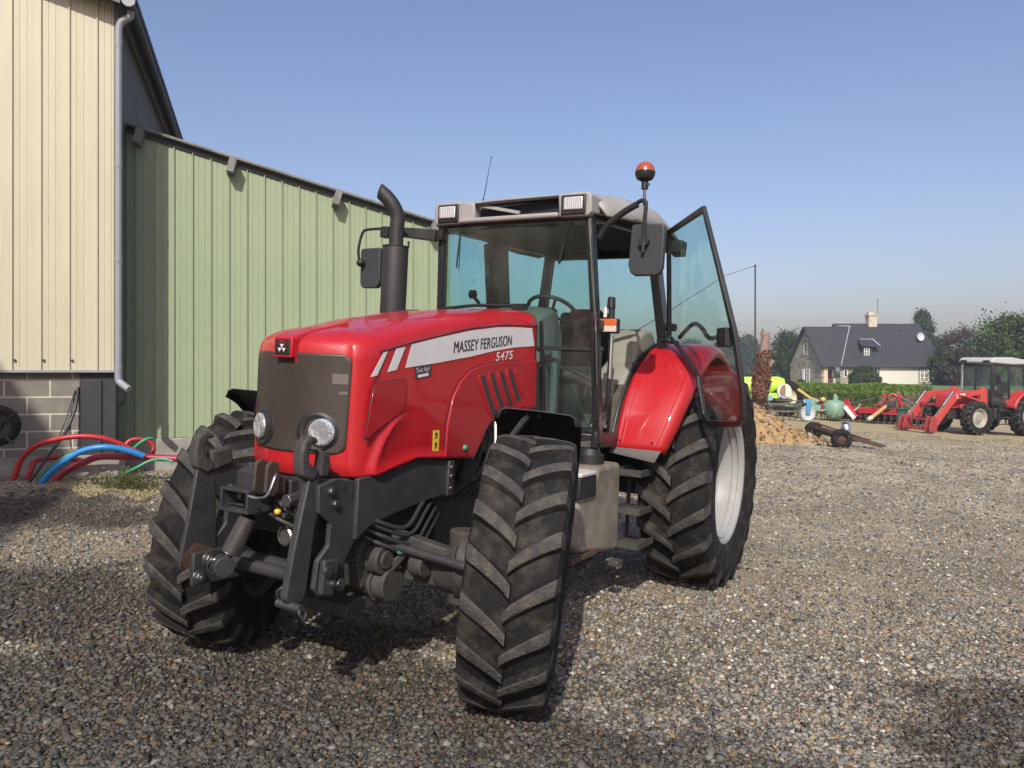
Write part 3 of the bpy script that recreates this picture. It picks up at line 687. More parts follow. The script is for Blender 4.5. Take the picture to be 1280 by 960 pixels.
# folded lower links: flat bars with claw ends
armR = [(.805, 1.085), (.70, 1.085), (.665, .62), (.70, .60), (.875, .655), (.835, .88)]
mb = MB(); mb.prism(armR, lambda a, b, d: (a, -.345+d, b), .024)
mb.prism([(.83, .70), (.55, .70), (.46, .64), (.47, .58), (.56, .535), (.83, .545)], lambda a, b, d: (a, -.31+d, b), .026)
mb.tube([(.52, -.30, .62), (.52, .30, .62)], .04, n=16)
la = mb.build('lift_arm', M['iron'], LK, bevel=.006)
claw = [(-.06, -.04), (-.075, .04), (-.060, .105), (-.02, .135), (.028, .12), (.034, .095), (.0, .095), (-.022, .06), (-.014, .01), (.035, -.015), (.05, -.05), (.0, -.075)]
mb = MB(); mb.prism([(.755-a, 1.135+b) for a, b in claw], lambda a, b, d: (a, -.365+d, b), .055); mb.prism([(.74, 1.17), (.62, 1.185), (.60, 1.10), (.72, 1.07)], lambda a, b, d: (a, -.36+d, b), .05)
mb.build('claw', M['iron_dirty'], la, bevel=.012)
mb = MB()
for a, b in ((.75, .66), (.80, .585)): mb.cyl((a, -.286, b), (a, -.262, b), .026, n=6); mb.cyl((a, -.285, b), (a, -.279, b), .034, n=20); mb.cyl((a, -.265, b), (a, -.25, b), .014, n=14)
mb.build('bolt', M['steel'], la, bevel=.002)
mb = MB(); mb.prism([(.865, .68), (.80, .74), (.70, .70), (.68, .62), (.74, .60), (.86, .63)], lambda a, b, d: (a, -.3205+d, b), .002); mb.build('rust_patch', M['rust'], la, smooth=0)
armL = [(.725, 1.125), (.668, 1.115), (.668, .98), (.715, .60), (.74, .565), (.80, .56), (.835, .60), (.80, .80)]
mb = MB(); mb.prism(armL, lambda a, b, d: (a, .285+d, b), .038)
mb.prism([(.60, .76), (.72, .75), (.745, .68), (.74, .60), (.68, .565), (.60, .58)], lambda a, b, d: (a, .245+d, b), .03)
mb.prism([(.58, .74), (.68, .75), (.69, .60), (.62, .575)], lambda a, b, d: (a, .36+d, b), .03)
la = mb.build('lift_arm', M['iron'], LK, bevel=.007)
mb = MB(); mb.prism([(.72-a*.95, 1.165+b*1.0) for a, b in claw], lambda a, b, d: (a, .27+d, b), .06)
mb.prism([(.675, 1.235), (.66, 1.20), (.67, 1.11), (.62, 1.10), (.60, 1.15), (.61, 1.205)], lambda a, b, d: (a, .275+d, b), .055); mb.build('claw', M['iron_dirty'], la, bevel=.014)
mb = MB(); mb.cyl((.665, .385, .70), (.665, .405, .70), .022, n=14); mb.cyl((.63, .385, .64), (.63, .41, .64), .014, n=6); mb.cyl((.80, .24, .565), (.80, .38, .565), .018, n=12)
mb.tube([(.80, .37, .57), (.82, .39, .55), (.80, .40, .52), (.77, .38, .54)], .006, n=6); mb.build('bolt', M['steel'], la)
# top link clevis with its pin handle
mb = MB()
for y in (.0, .075): mb.prism([(.76, 1.145), (.73, 1.165), (.69, 1.15), (.68, 1.02), (.72, .995), (.765, 1.02)], lambda a, b, d: (a, y+d, b), .02)
mb.box((.66, .045, 1.04), (.06, .07, .08)); tl = mb.build('top_link_clevis', mat('oily_brown_steel', (.042, .030, .024), .6, noise=.6, nscale=14, col2=(.075, .05, .036)), LK, bevel=.006)
mb = MB(); mb.tube(bez([(.79, .02, 1.0), (.80, .08, 1.0), (.79, .135, 1.02), (.77, .15, 1.09), (.75, .14, 1.11)], 5), .007, n=8); mb.build('pin_handle', M['chrome'], tl)
mb = MB(); mb.box((.52, .15, .84), (.10, .16, .16)); mb.cyl((.58, .07, .80), (.605, .07, .80), .045, n=20); mb.cyl((.60, .12, .90), (.62, .21, .91), .018, n=10)
mb.tube(bez([(.6, .02, .93), (.65, .05, .97), (.65, .12, .93), (.61, .16, .90)], 5), .01, n=8); mb.tube(bez([(.6, -.02, .86), (.66, .02, .9), (.66, .1, .88), (.6, .17, .84)], 5), .009, n=8); mb.build('hydraulic_coupling', M['iron_dirty'], LK, bevel=.004)
mb = MB(); mb.lathe([(.040, -.006), (.048, 0), (.040, .006)], 22, Matrix.Translation((.615, .07, .80)) @ Euler((0, 0, R(-90))).to_matrix().to_4x4(), closed=True); mb.cyl((.61, .09, .90), (.65, .092, .905), .012); mb.build('coupling_ring', M['chrome'], LK)
mb = MB(); mb.sphere((.64, .045, .915), .017); mb.sphere((.62, .185, .885), .014); mb.build('yellow_cap', M['yellow'], LK)

# ---------------- wheels
ST = R(22.9)
LEAN = R(-3.5)
def fw_rot(st, lean): return (Euler((0, 0, st)).to_matrix() @ Euler((lean, 0, 0)).to_matrix()).to_euler()
make_wheel(TR, (-.11, .950, .652), fw_rot(ST, LEAN), .655, .405, .365, .040, 20, outer=1, ang=.10, rim_m=M['rim_dirty_shaded'])
make_wheel(TR, (.11, -.785, .652), fw_rot(ST, R(-6.0)), .655, .42, .365, .040, 20, outer=-1, ang=.22, rim_m=M['rim_dirty_shaded'])
make_wheel(TR, (-2.943, 1.03, .842), (0, 0, 0), .852, .53, .500, .046, 20, outer=1, dish=.40, ang=.05)
make_wheel(TR, (-2.943, -1.03, .842), (0, 0, 0), .852, .53, .500, .046, 20, outer=-1, dish=.40, ang=.2)
# front mudguards, turned with the wheels
for s, c in ((1, (-.11, .93, .652)), (-1, (.11, -.84, .652))):
    P = []
    for a in np.linspace(R(97), R(172), 22):
        rr = .775
        wd = .222*(1 if a > R(102) else .86+.14*math.sin((a-R(97))/R(5)*math.pi/2))
        row = []
        for v, dr in ((-1.0, -.05), (-.97, -.012), (-.85, 0), (0, .004), (.85, 0), (.97, -.012), (1.0, -.05)): row.append(((rr+dr)*math.cos(a), v*wd, (rr+dr)*math.sin(a)))
        P.append(row)
    mb = MB(); mb.grid(P); mg = mb.build('mudguard', M['black'], TR, solid=-.006, smooth=50)
    mg.location = c; mg.rotation_euler = fw_rot(ST, LEAN)
    mb = MB()
    for x in (-.10, .05): mb.tube(bez([(x-.15, -s*.22, .25), (x-.22, -s*.16, .55), (x-.2, -s*.05, .75)], 5), .016, n=8)
    for u in (-.18, .0, .17): mb.cyl((.775*math.cos(R(104)), u, .76*math.sin(R(104))), (.775*math.cos(R(104)), u, .778*math.sin(R(104))), .012, n=8)
    mb.build('mudguard_stay', M['iron'], mg)

# ---------------- cab
def post(mb, pts, w, d): 
    for a, b in zip(pts[:-1], pts[1:]): mb.bar(a, b, w, d, up=(1, 0, 0))
PA = [(-1.475, .600, 2.69), (-1.55, .635, 2.05), (-1.665, .655, 1.15)]
cf = MB()
for s in (1, -1):
    post(cf, [(x, s*y, z) for x, y, z in PA], .05, .07)
    # B posts behind the door opening and rear posts
    post(cf, [(-2.40, s*.70, 2.72), (-2.62, s*.755, 1.95), (-2.70, s*.74, 1.72)], .07, .10 if s > 0 else .30)
    post(cf, [(-3.05, s*.50, 2.74), (-3.10, s*.60, 2.0), (-3.0, s*.62, 1.5)], .08, .08)
cf.bar((-1.475, -.62, 2.68), (-1.475, .62, 2.68), .06, .05); cf.bar((-3.05, -.55, 2.70), (-3.05, .55, 2.70), .06, .10)
cf.bar((-3.10, -.62, 1.75), (-3.10, .62, 1.75), .06, .08)
for s in (1, -1):
    cf.bar((-1.475, s*.61, 2.69), (-2.42, s*.70, 2.73), .05, .06); cf.bar((-2.42, s*.70, 2.73), (-3.05, s*.55, 2.73), .05, .06)
    cf.bar((-1.665, s*.655, 1.17), (-2.05, s*.655, 1.16), .06, .10)
    cf.bar((-1.665, s*.655, 1.18), (-1.60, s*.30, 1.20), .05, .06)
CF = cf.build('cab_frame', M['cabframe'], TR, bevel=.010, seg=3)
mb = MB()  # bright weather strip on the near front post
mb.bar((-1.437, .612, 2.66), (-1.512, .647, 2.05), .014, .008); mb.bar((-1.512, .647, 2.05), (-1.575, .658, 1.55), .014, .008); mb.build('door_seal', M['chrome'], CF)
# windscreen
def scr(y, z):
    "windscreen surface, gently bowed"
    xx = interp(z, [1.15, 2.05, 2.69], [-1.665, -1.55, -1.475]); return xx+.05*(1-(y/.66)**2)
mb = MB(); mb.grid([[(scr(y*interp(z, [1.2, 2.05, 2.68], [.64, .615, .58]), z), y*interp(z, [1.2, 2.05, 2.68], [.64, .615, .58]), z) for y in np.linspace(-1, 1, 13)] for z in np.linspace(1.80, 2.665, 8)])
mb.build('windscreen', M['glass'], CF, smooth=50)
for s in (1, -1):
    mb = MB(); mb.grid([[(scr(y, z), s*y, z) for y in np.linspace(.27, .645, 4)] for z in np.linspace(1.24, 1.785, 6)]); mb.build('lower_window', M['glass'], CF)
mb = MB()
pts = [(scr(y, 1.795)+.004, y, 1.795) for y in np.linspace(-.635, .635, 13)]
for a, b in zip(pts[:-1], pts[1:]): mb.bar(a, b, .012, .022)
for s in (1, -1):
    mb.bar((scr(.255, 1.2)+.004, s*.255, 1.2), (scr(.255, 1.98)+.004, s*.245, 1.98), .02, .02)
mb.build('window_seal', M['black'], CF)
mb = MB(); mb.grid([[(scr(y, z)+.003, y, z) for y in np.linspace(-.59, .59, 13)] for z in (2.655, 2.685)]); mb.build('visor_band', M['black'], CF)
# side and rear panes
def pane(pts, name, parent, m=None, t=.005):
    mb = MB(); mb.add(pts, [tuple(range(len(pts)))]); return mb.build(name, m or M['glass'], parent, smooth=0)
pane([(-1.50, -.615, 2.66), (-2.38, -.70, 2.70), (-2.60, -.755, 1.98), (-2.10, -.67, 1.30), (-1.66, -.655, 1.24), (-1.57, -.64, 2.05)], 'side_window', CF)
for s in (1, -1): pane([(-2.46, s*.69, 2.70), (-3.03, s*.53, 2.70), (-3.08, s*.60, 1.98), (-2.66, s*.755, 1.95)], 'rear_side_window', CF)
pane([(-3.06, .48, 2.66), (-3.06, -.48, 2.66), (-3.12, -.58, 1.80), (-3.12, .58, 1.80)], 'rear_window', CF)
# roof
def roof_hw(x): return interp(x, [-3.12, -2.9, -2.3, -1.9, -1.55, -1.40], [.66, .80, .85, .82, .72, .64])
P = []
for x in np.concatenate([np.linspace(-1.52, -3.0, 18), [-3.06, -3.10, -3.12]]):
    hw = roof_hw(x); zt = interp(x, [-3.12, -3.06, -2.9, -2.3, -1.9, -1.5], [2.74, 2.84, 2.93, 2.985, 2.955, 2.86]); zl = interp(x, [-3.12, -2.4, -1.5], [2.70, 2.745, 2.695])
    row = []
    for y in np.linspace(-1, 1, 19):
        f = abs(y); z = zl+(zt-zl)*(1-f**5.0)**(.55)*(1-.12*f*f); row.append((float(x), y*hw, z))
    P.append(row)
mb = MB(); mb.grid(P); roof = mb.build('cab_roof', M['roof'], TR, solid=.02, smooth=45)
mb = MB(); mb.grid([[(x, y*roof_hw(x)*.97, interp(x, [-3.1, -2.4, -1.45], [2.705, 2.75, 2.70])) for y in (-1, -.5, 0, .5, 1)] for x in np.linspace(-1.45, -3.1, 8)])
mb.build('headlining', mat('dark_headlining', (.022, .024, .027), .9), roof, solid=.01)
mb = MB()
for s in (1, -1):
    # lamp pods at the front corners
    mb.prism([(s*.40, 2.675), (s*.385, 2.835), (s*.60, 2.84), (s*.635, 2.82), (s*.64, 2.70), (s*.615, 2.672)][::s], lambda a, b, d: (-1.40-d-.0*a, a, b), .30)
mb.bar((-1.40, -.40, 2.690), (-1.40, .40, 2.690), .05, .035)
mb.prism([(-.275, 2.69), (-.40, 2.68), (-.40, 2.835), (-.275, 2.815)], lambda a, b, d: (-1.39-d, a, b), .25)
mb.build('roof_front', M['roof'], roof, bevel=.014, seg=3)
mb = MB(); mb.box((-1.50, .06, 2.755), (.05, .68, .10)); mb.bar((-1.41, -.27, 2.80), (-1.44, .40, 2.818), .06, .020); mb.build('air_intake', M['black'], roof, bevel=.003)
mb = MB(); mb.bar((-1.405, -.26, 2.80), (-1.43, .08, 2.73), .02, .022); mb.build('intake_strut', M['roof'], roof)
for s in (1, -1):
    mb = MB(); mb.box((-1.40, s*.507, 2.752), (.02, .185, .135)); bz = mb.build('work_light', M['black'], roof, bevel=.01)
    mb = MB(); mb.box((-1.386, s*.510, 2.76), (.012, .138, .085)); ld = mb.build('light_face', M['led'], bz, bevel=.008)
    mb = MB()
    for i in range(8):
        for j in range(5): mb.box((-1.379, s*.510-.056+i*.016, 2.76-.030+j*.015), (.002, .0035, .010))
    mb.build('led_row', M['interior'], ld)
# second pair of work lights at the rear door corner
mb = MB(); mb.prism([(-2.55, 2.60), (-2.66, 2.58), (-2.68, 2.70), (-2.55, 2.70)], lambda a, b, d: (a, .80+d, b), .10); mb.build('rear_work_light', M['black'], roof, bevel=.01)
# aerial
mb = MB(); mb.cyl((-1.62, -.35, 2.84), (-1.615, -.35, 2.90), .012, .006, n=8); mb.cyl((-1.615, -.35, 2.88), (-1.70, -.35, 3.23), .004, .002, n=6); mb.sphere((-1.70, -.35, 3.232), .006); mb.build('aerial', M['black'], TR)

# door: hinged at the back, swung out; traced in its own leaning plane
DP = [(-2.34, .851, 2.736), (-1.735, 1.292, 2.766), (-1.635, 1.444, 2.338), (-1.544, 1.585, 1.928), (-1.545, 1.651, 1.562), (-1.575, 1.655, 1.40), (-1.64, 1.615, 1.345), (-1.862, 1.461, 1.319), (-2.08, 1.30, 1.305), (-2.14, 1.25, 1.35), (-2.166, 1.182, 1.62), (-2.40, .969, 1.842), (-2.62, .80, 1.96)]
nrm = (Vector(DP[1])-Vector(DP[0])).cross(Vector(DP[-1])-Vector(DP[0])).normalized()
dm = MB(); cen = sum((Vector(p) for p in DP), Vector())/len(DP)
ins = [Vector(p)+(cen-Vector(p)).normalized()*.045 for p in DP]; out_ = [Vector(p) for p in DP]; n = len(DP)
vs = []
for o_, i_ in zip(out_, ins): vs += [o_-nrm*.015, o_+nrm*.015, i_+nrm*.015, i_-nrm*.015]
fs = []
for i in range(n):
    j = (i+1) % n
    for k in range(4): fs.append((i*4+k, i*4+(k+1) % 4, j*4+(k+1) % 4, j*4+k))
dm.add(vs, fs); DO = dm.build('door', M['cabframe'], TR, bevel=.005)
pane([i_+(cen-i_).normalized()*-.01 for i_ in ins], 'window', DO)
mb = MB(); mb.tube(bez([(-2.40, .96, 1.93), (-2.32, 1.03, 1.98), (-2.18, 1.13, 2.02), (-2.06, 1.22, 1.99), (-1.95, 1.31, 1.91), (-1.80, 1.42, 1.915), (-1.68, 1.50, 1.93)], 5), .016, n=10)
mb.bar((-1.73, 1.44, 1.90), (-1.60, 1.53, 1.90), .05, .12); mb.build('handle', M['black'], DO, bevel=.004)
mb = MB(); mb.cyl((-2.36, .76, 2.60), (-2.36, .84, 2.62), .03); mb.cyl((-2.62, .76, 2.03), (-2.60, .86, 2.02), .03); mb.tube([(-2.58, .78, 1.92), (-2.52, .86, 1.90), (-2.50, .92, 1.90)], .014); mb.build('hinge', M['black'], DO)

# mirrors, beacon, grab rail, indicator
mb = MB(); c = Vector((-1.50, .99, 2.452)); a_ = R(12)
prf = [(-.105, .155), (-.09, .168), (.105, .165), (.125, .145), (.118, -.12), (.105, -.155), (.08, -.17), (-.07, -.17), (-.098, -.15), (-.115, -.10)]
mb.prism(prf, lambda a, b, d: (c.x-d, c.y+a, c.z+b), .05); MR = mb.build('mirror', M['mirror'], TR, bevel=.016, seg=4)
mb = MB(); mb.tube(bez([(-1.50, .66, 2.54), (-1.49, .72, 2.62), (-1.48, .84, 2.70), (-1.48, .93, 2.745)], 5), .022, n=10); mb.tube(bez([(-1.48, .85, 2.705), (-1.48, .93, 2.755), (-1.475, .965, 2.765), (-1.47, .99, 2.74), (-1.47, .985, 2.6), (-1.475, .985, 2.49)], 6), .014, n=10)
mb.cyl((-1.50, .985, 2.50), (-1.462, .985, 2.50), .034, n=16); mb.cyl((-1.47, .985, 2.50), (-1.47, .985, 2.43), .012, n=8); mb.build('mirror_arm', M['black'], MR)
mb = MB(); mb.box((-1.552, c.y, c.z), (.003, .19, .29)); mb.build('mirror_glass', M['chrome'], MR)
mb = MB(); c2 = Vector((-1.35, -1.185, 2.365))
mb.prism([(a*.85, b*.92) for a, b in prf], lambda a, b, d: (c2.x-d, c2.y-a, c2.z+b), .05); MR2 = mb.build('mirror', M['mirror'], TR, bevel=.016, seg=4)
mb = MB(); mb.box((-1.402, c2.y, c2.z), (.003, .16, .27)); mb.build('mirror_glass', M['chrome'], MR2)
mb = MB(); mb.tube(bez([(-1.32, -1.27, 2.40), (-1.30, -1.27, 2.5), (-1.30, -1.24, 2.62), (-1.30, -1.19, 2.650), (-1.30, -1.0, 2.650)], 5), .011, n=8); mb.bar((-1.30, -1.03, 2.635), (-1.42, -.62, 2.60), .05, .06, w2=.07, h2=.085); mb.sphere((-1.32, -1.26, 2.40), .032)
mb.box((-1.30, -1.0, 2.62), (.07, .07, .08)); mb.box((-1.44, -.60, 2.60), (.06, .06, .07)); mb.build('mirror_arm', M['black'], MR2, bevel=.004)
mb = MB(); mb.cyl((-1.50, .968, 2.74), (-1.50, .965, 2.86), .011, n=10); bs = mb.build('beacon', M['steel'], TR)
mb = MB(); mb.cyl((-1.50, .965, 2.845), (-1.50, .964, 2.905), .022, n=14); mb.tube([(-1.50, .964, 2.895), (-1.50, .963, 2.91), (-1.50, .963, 2.935), (-1.50, .963, 2.957)], [.022, .052, .064, .066], n=24); mb.cyl((-1.48, .995, 2.86), (-1.48, .995, 2.875), .01, n=8); mb.build('beacon_base', M['black'], bs)
mb = MB(); mb.tube([(-1.50, .963, 2.952)]+[(-1.50, .963, 2.952+.068*math.sin(t)) for t in np.linspace(0.1, math.pi/2, 8)], [.0655]+[max(.003, .0645*math.cos(t)**.8) for t in np.linspace(.1, math.pi/2, 8)], n=24); mb.build('beacon_dome', M['beacon'], bs, smooth=70)
mb = MB(); mb.tube(bez([(-1.70, .70, 1.86), (-1.70, .70, 1.62), (-1.71, .69, 1.45), (-1.73, .67, 1.36), (-1.68, .655, 1.31), (-1.66, .64, 1.28)], 5), .016, n=10); mb.build('grab_rail', M['black'], TR)
mb = MB(); mb.cyl((-1.70, .70, 1.88), (-1.70, .70, 1.60), .0175, n=12); mb.build('grab_rail', M['chrome'], TR)
mb = MB(); mb.box((-1.64, .685, 1.96), (.08, .17, .10)); mb.box((-1.62, .64, 1.96), (.10, .10, .07)); mb.cyl((-1.66, .71, 1.99), (-1.66, .71, 2.13), .022); mb.cyl((-1.66, .705, 2.08), (-1.66, .705, 2.16), .03, .026); il = mb.build('indicator', M['black'], TR, bevel=.006)
mb = MB(); mb.box((-1.598, .700, 1.982), (.02, .15, .045)); mb.build('amber_lens', M['orange'], il, bevel=.004)
mb = MB(); mb.box((-1.598, .700, 1.938), (.02, .15, .042)); mb.build('clear_lens', mat('clear_lens_plastic', (.55, .45, .38), .3), il, bevel=.004)
mb = MB(); mb.cyl((-1.65, .668, 2.02), (-1.65, .668, 2.09), .013); mb.build('white_cap', M['white_decal'], il)

# exhaust
mb = MB(); ex = Vector((-1.10, -.742, 0))
mb.tube([(ex.x, ex.y, 1.9), (ex.x, ex.y, 2.455), (ex.x, ex.y, 2.47)], [.092, .092, .088], n=32); mb.cyl((ex.x, ex.y, 2.466), (ex.x, ex.y, 2.472), .096, n=32)
pts = [Vector(p) for p in ((ex.x, ex.y, 2.45), (ex.x, ex.y, 2.60), (ex.x, ex.y+.002, 2.68), (ex.x+.02, ex.y-.015, 2.745), (ex.x+.04, ex.y-.045, 2.795), (ex.x+.06, ex.y-.08, 2.835))]
sp_ = bez(pts, 5); mb.tube(sp_, [.052]*6+[.053]*(len(sp_)-6), n=24, cap=False)
# slash-cut mouth
vs_ = mb.v[-24:]; b0 = len(mb.v)-24
for i, p in enumerate(vs_):
    q = Vector(p); k = 0
    mb.v[b0+i] = tuple(q+Vector((.05, -.06, .055))*max(0, (.06+(q.z-2.835))/.12)*.8)
mb.cyl((ex.x-.03, ex.y+.09, 2.46), (ex.x-.03, ex.y+.09, 2.51), .008, n=6)
mb.build('exhaust', M['soot'], TR, solid=.003, smooth=50)
mb = MB(); mb.box((-1.08, -.55, 1.95), (.16, .22, .12)); mb.cyl((-1.1, -.735, 1.6), (-1.1, -.735, 1.9), .07); mb.build('exhaust_bracket', M['soot'], TR, bevel=.01)

# cab interior
mb = MB(); mb.box((-2.3, 0, 1.14), (1.35, 1.26, .05)); mb.build('cab_floor', M['darktrim'], TR, bevel=.01)
mb = MB()   # dash cowl, rises above the bonnet
P = []
for x, hw, z in ((-1.52, .20, 1.98), (-1.58, .24, 2.055), (-1.68, .26, 2.10), (-1.78, .25, 2.09), (-1.86, .22, 2.02)):
    P.append([(x, y*hw, z-.03*abs(y)**3-(.30 if abs(y) == 1 else 0)) for y in (-1, -.96, -.8, -.4, 0, .4, .8, .96, 1)])
mb.grid(P)
mb.prism([(-1.55, 1.98), (-1.60, 1.2), (-1.92, 1.2), (-1.92, 1.9), (-1.84, 2.03), (-1.66, 2.085)], lambda a, b, d: (a, -.22+d, b), .44)
mb.build('dashboard', M['interior'], TR, bevel=.02)
mb = MB()
mb.box((-1.66, .295, 1.50), (.05, .05, .56)); mb.box((-1.80, .30, 1.22), (.30, .12, .06))
mb.build('cowl_edge_trim', M['interior'], TR, bevel=.015)
mb = MB(); mb.tube(bez([(-1.72, .33, 1.62), (-1.80, .42, 1.60), (-1.9, .52, 1.52), (-2.0, .56, 1.40)], 5), .035); mb.box((-1.95, .42, 1.28), (.16, .09, .015), rot=(0, R(35), 0)); mb.box((-1.95, .56, 1.28), (.12, .07, .015), rot=(0, R(35), 0)); mb.bar((-1.93, .42, 1.29), (-1.75, .40, 1.55), .02, .02); mb.bar((-1.93, .56, 1.29), (-1.75, .54, 1.5), .02, .02)
mb.build('pedal', M['darktrim'], TR, bevel=.008)
mb = MB(); Ms = Matrix.Translation((-1.95, .03, 2.03)) @ Euler((R(90), 0, 0)).to_matrix().to_4x4()
Ms = Matrix.Translation((-1.96, .10, 2.085)) @ Euler((0, R(-32), 0)).to_matrix().to_4x4() @ Euler((R(90), 0, 0)).to_matrix().to_4x4()
ring = [(.19+.015*math.cos(t), .015*math.sin(t)) for t in np.linspace(0, 2*math.pi, 9)[:-1]]
mb.lathe(ring, 40, Ms, closed=True)
for a in (90, 210, 330):
    p = Ms @ Vector((.19*math.cos(R(a)), 0, .19*math.sin(R(a)))); mb.tube([Ms @ Vector((0, -.03, 0)), p], .012, n=8)
mb.cyl(Ms @ Vector((0, .01, 0)), Ms @ Vector((0, -.05, 0)), .04); mb.tube([Ms @ Vector((0, -.04, 0)), (-1.80, .04, 1.75)], .035); mb.build('steering_wheel', M['black'], TR)
mb = MB(); mb.box((-2.52, 0, 1.62), (.50, .50, .13)); mb.box((-2.77, 0, 1.90), (.13, .46, .50), rot=(0, R(-8), 0)); mb.box((-2.5, 0, 1.38), (.35, .35, .38)); mb.box((-2.80, 0, 2.12), (.10, .30, .12), rot=(0, R(-8), 0))
mb.box((-2.5, -.32, 1.75), (.40, .10, .08)); mb.build('seat', M['seat'], TR, bevel=.04, seg=4)
mb = MB()
for s in (1, -1):
    # trim over the inner wheel arch
    pr_ = [(-2.10, 1.20), (-2.10, 1.48), (-2.20, 1.66), (-2.26, 1.70), (-2.34, 1.74), (-2.36, 1.86), (-2.44, 1.95), (-2.56, 2.00), (-2.72, 2.00), (-2.80, 1.90), (-3.02, 1.80), (-3.02, 1.2)]
    mb.prism(pr_, lambda a, b, d: (a, s*(.40+d), b), .24)
mb.build('wheel_arch_trim', M['beige'], TR, bevel=.035, seg=4)
mb = MB(); mb.prism([(-2.0, 1.16), (-2.06, 1.40), (-2.14, 1.56), (-2.30, 1.56), (-2.6, 1.3), (-2.6, 1.16)], lambda a, b, d: (a, .56+d, b), .093); mb.bar((-2.30, .645, 1.715), (-2.62, .66, 1.72), .03, .03); mb.build('sill_trim', M['darktrim'], TR, bevel=.01)
mb = MB(); mb.tube(bez([(-2.0, .35, 1.2), (-2.02, .36, 1.4), (-2.08, .38, 1.6), (-2.1, .40, 1.72)], 4), .014); mb.sphere((-2.1, .40, 1.74), .03); mb.tube([(-2.25, .38, 1.6), (-2.28, .38, 1.8)], .012); mb.sphere((-2.28, .38, 1.82), .025)
mb.tube(bez([(-3.0, .12, 2.66), (-2.98, .0, 2.66), (-2.97, -.05, 2.6), (-2.97, -.04, 2.35), (-2.98, .0, 2.28), (-2.97, .0, 2.05)], 5), .012, n=8); mb.sphere((-2.97, .06, 2.05), .03)
mb.build('control_lever', M['black'], TR)
mb = MB(); mb.tube(bez([(-2.28, -.66, 2.30), (-2.28, -.60, 2.30), (-2.26, -.60, 2.22), (-2.26, -.66, 2.2)], 3), .012); mb.cyl((-1.95, -.60, 2.22), (-1.95, -.64, 2.22), .035); mb.tube([(-1.95, -.63, 2.22), (-2.05, -.62, 2.16)], .014); mb.build('window_catch', M['black'], TR)
mb = MB(); mb.cyl((-2.18, -.62, 2.62), (-2.52, -.70, 2.0), .010); mb.sphere((-2.17, -.62, 2.36), .026)
mb.build('gas_strut', M['black'], TR)
# wipers
mb = MB(); mb.tube([(scr(-.42, 2.6)+.02, -.42, 2.62), (scr(-.44, 2.4)+.03, -.45, 2.36)], .006, n=6); mb.bar((scr(-.43, 2.6)+.025, -.415, 2.60), (scr(-.44, 2.4)+.02, -.435, 2.35), .008, .014)
mb.tube([(scr(.46, 2.64)+.02, .46, 2.64), (scr(.40, 2.38)+.02, .40, 2.38)], .006, n=6); mb.bar((scr(.44, 2.5)+.015, .42, 2.50), (scr(.39, 2.37)+.015, .385, 2.37), .008, .018)
mb.build('wiper', M['black'], CF)
mb = MB(); mb.tube([(-1.36, -.50, 2.05), (-1.36, -.2, 2.075), (-1.36, .1, 2.07)], .012, n=8); mb.box((-1.38, .14, 2.065), (.06, .10, .04)); mb.build('wiper_arm', M['black'], CF)

# rear fenders
for s in (1, -1):
    cx_, cz_, rf = -2.943, .86, 1.045; P = []
    def sec(a):
        yi = interp(math.degrees(a), [13, 60, 85, 160], [.655, .665, .70, .70])
        yo = interp(math.degrees(a), [13, 25, 40, 60, 75, 100], [1.01, 1.08, 1.13, 1.14, 1.14, 1.11])
        return yi, yo
    angs = np.linspace(R(13.5), R(128), 40)
    for a in angs:
        yi, yo = sec(a); row = []
        r_ = rf-interp(math.degrees(a), [13, 40, 90], [.02, .0, .0])
        for f, dr in ((0, -.10), (0, -.02), (.03, 0), (.07, .006), (.1, -.004), (.5, .004), (.80, .0), (.88, -.006), (.94, -.02), (.98, -.045), (1.0, -.085), (.985, -.10)):
            rr = r_+dr; row.append((cx_+rr*math.cos(a), s*(yi+(yo-yi)*f), cz_+rr*math.sin(a)))
        P.append(row)
    mb = MB(); mb.grid(P); fe = mb.build('rear_fender', M['red'], TR, solid=-.005, smooth=40)
    mb = MB(); a = R(13.5); yi, yo = sec(a); x0, z0 = cx_+(rf-.02)*math.cos(a), cz_+(rf-.02)*math.sin(a)
    mb.add([(x0+.002, s*(yi-.01), z0+.01), (x0+.002, s*(yo-.0), z0+.01), (x0+.012, s*(yo-.04), z0-.075), (x0+.012, s*(yi-.03), z0-.03)], [(0, 1, 2, 3)])
    mb.build('mud_flap', mat('grey_plastic_edge', (.10, .095, .09), .6), fe, solid=.008, bevel=.002)
    # dark inner skin between the fender and the cab
    P = [[(cx_+(rf-.015)*math.cos(a), s*.652, cz_+(rf-.015)*math.sin(a)), (cx_+.55*math.cos(a), s*.652, cz_+.55*math.sin(a))] for a in angs]
    mb = MB(); mb.grid(P); mb.build('inner_fender', M['black'], fe, solid=.01)
    mb = MB()
    pts = [(cx_+(rf+.012)*math.cos(a), s*(sec(a)[0]-.012), cz_+(rf+.012)*math.sin(a)) for a in np.linspace(R(14), R(80), 18)]
    mb.tube(pts, .012, n=8); mb.build('fender_seal', M['black'], fe)
    for f_, a1 in ((.10, 62), (.17, 58), (.86, 50)):
        mb = MB(); mb.tube([(cx_+(rf+.003-interp(math.degrees(a), [13, 40, 90], [.02, .0, .0]))*math.cos(a), s*(sec(a)[0]+(sec(a)[1]-sec(a)[0])*f_), cz_+(rf+.003-interp(math.degrees(a), [13, 40, 90], [.02, .0, .0]))*math.sin(a)) for a in np.linspace(R(15), R(a1), 20)], [.001]+[.0055]*18+[.001], n=8); mb.build('pressed_ridge', M['red'], fe)
    mb = MB()
    for q in (.12, .72): mb.sphere((cx_+rf*math.cos(R(17)), s*(.655+.40*q), cz_+rf*math.sin(R(17))), .008)
    mb.build('rivet', M['rust'], fe)
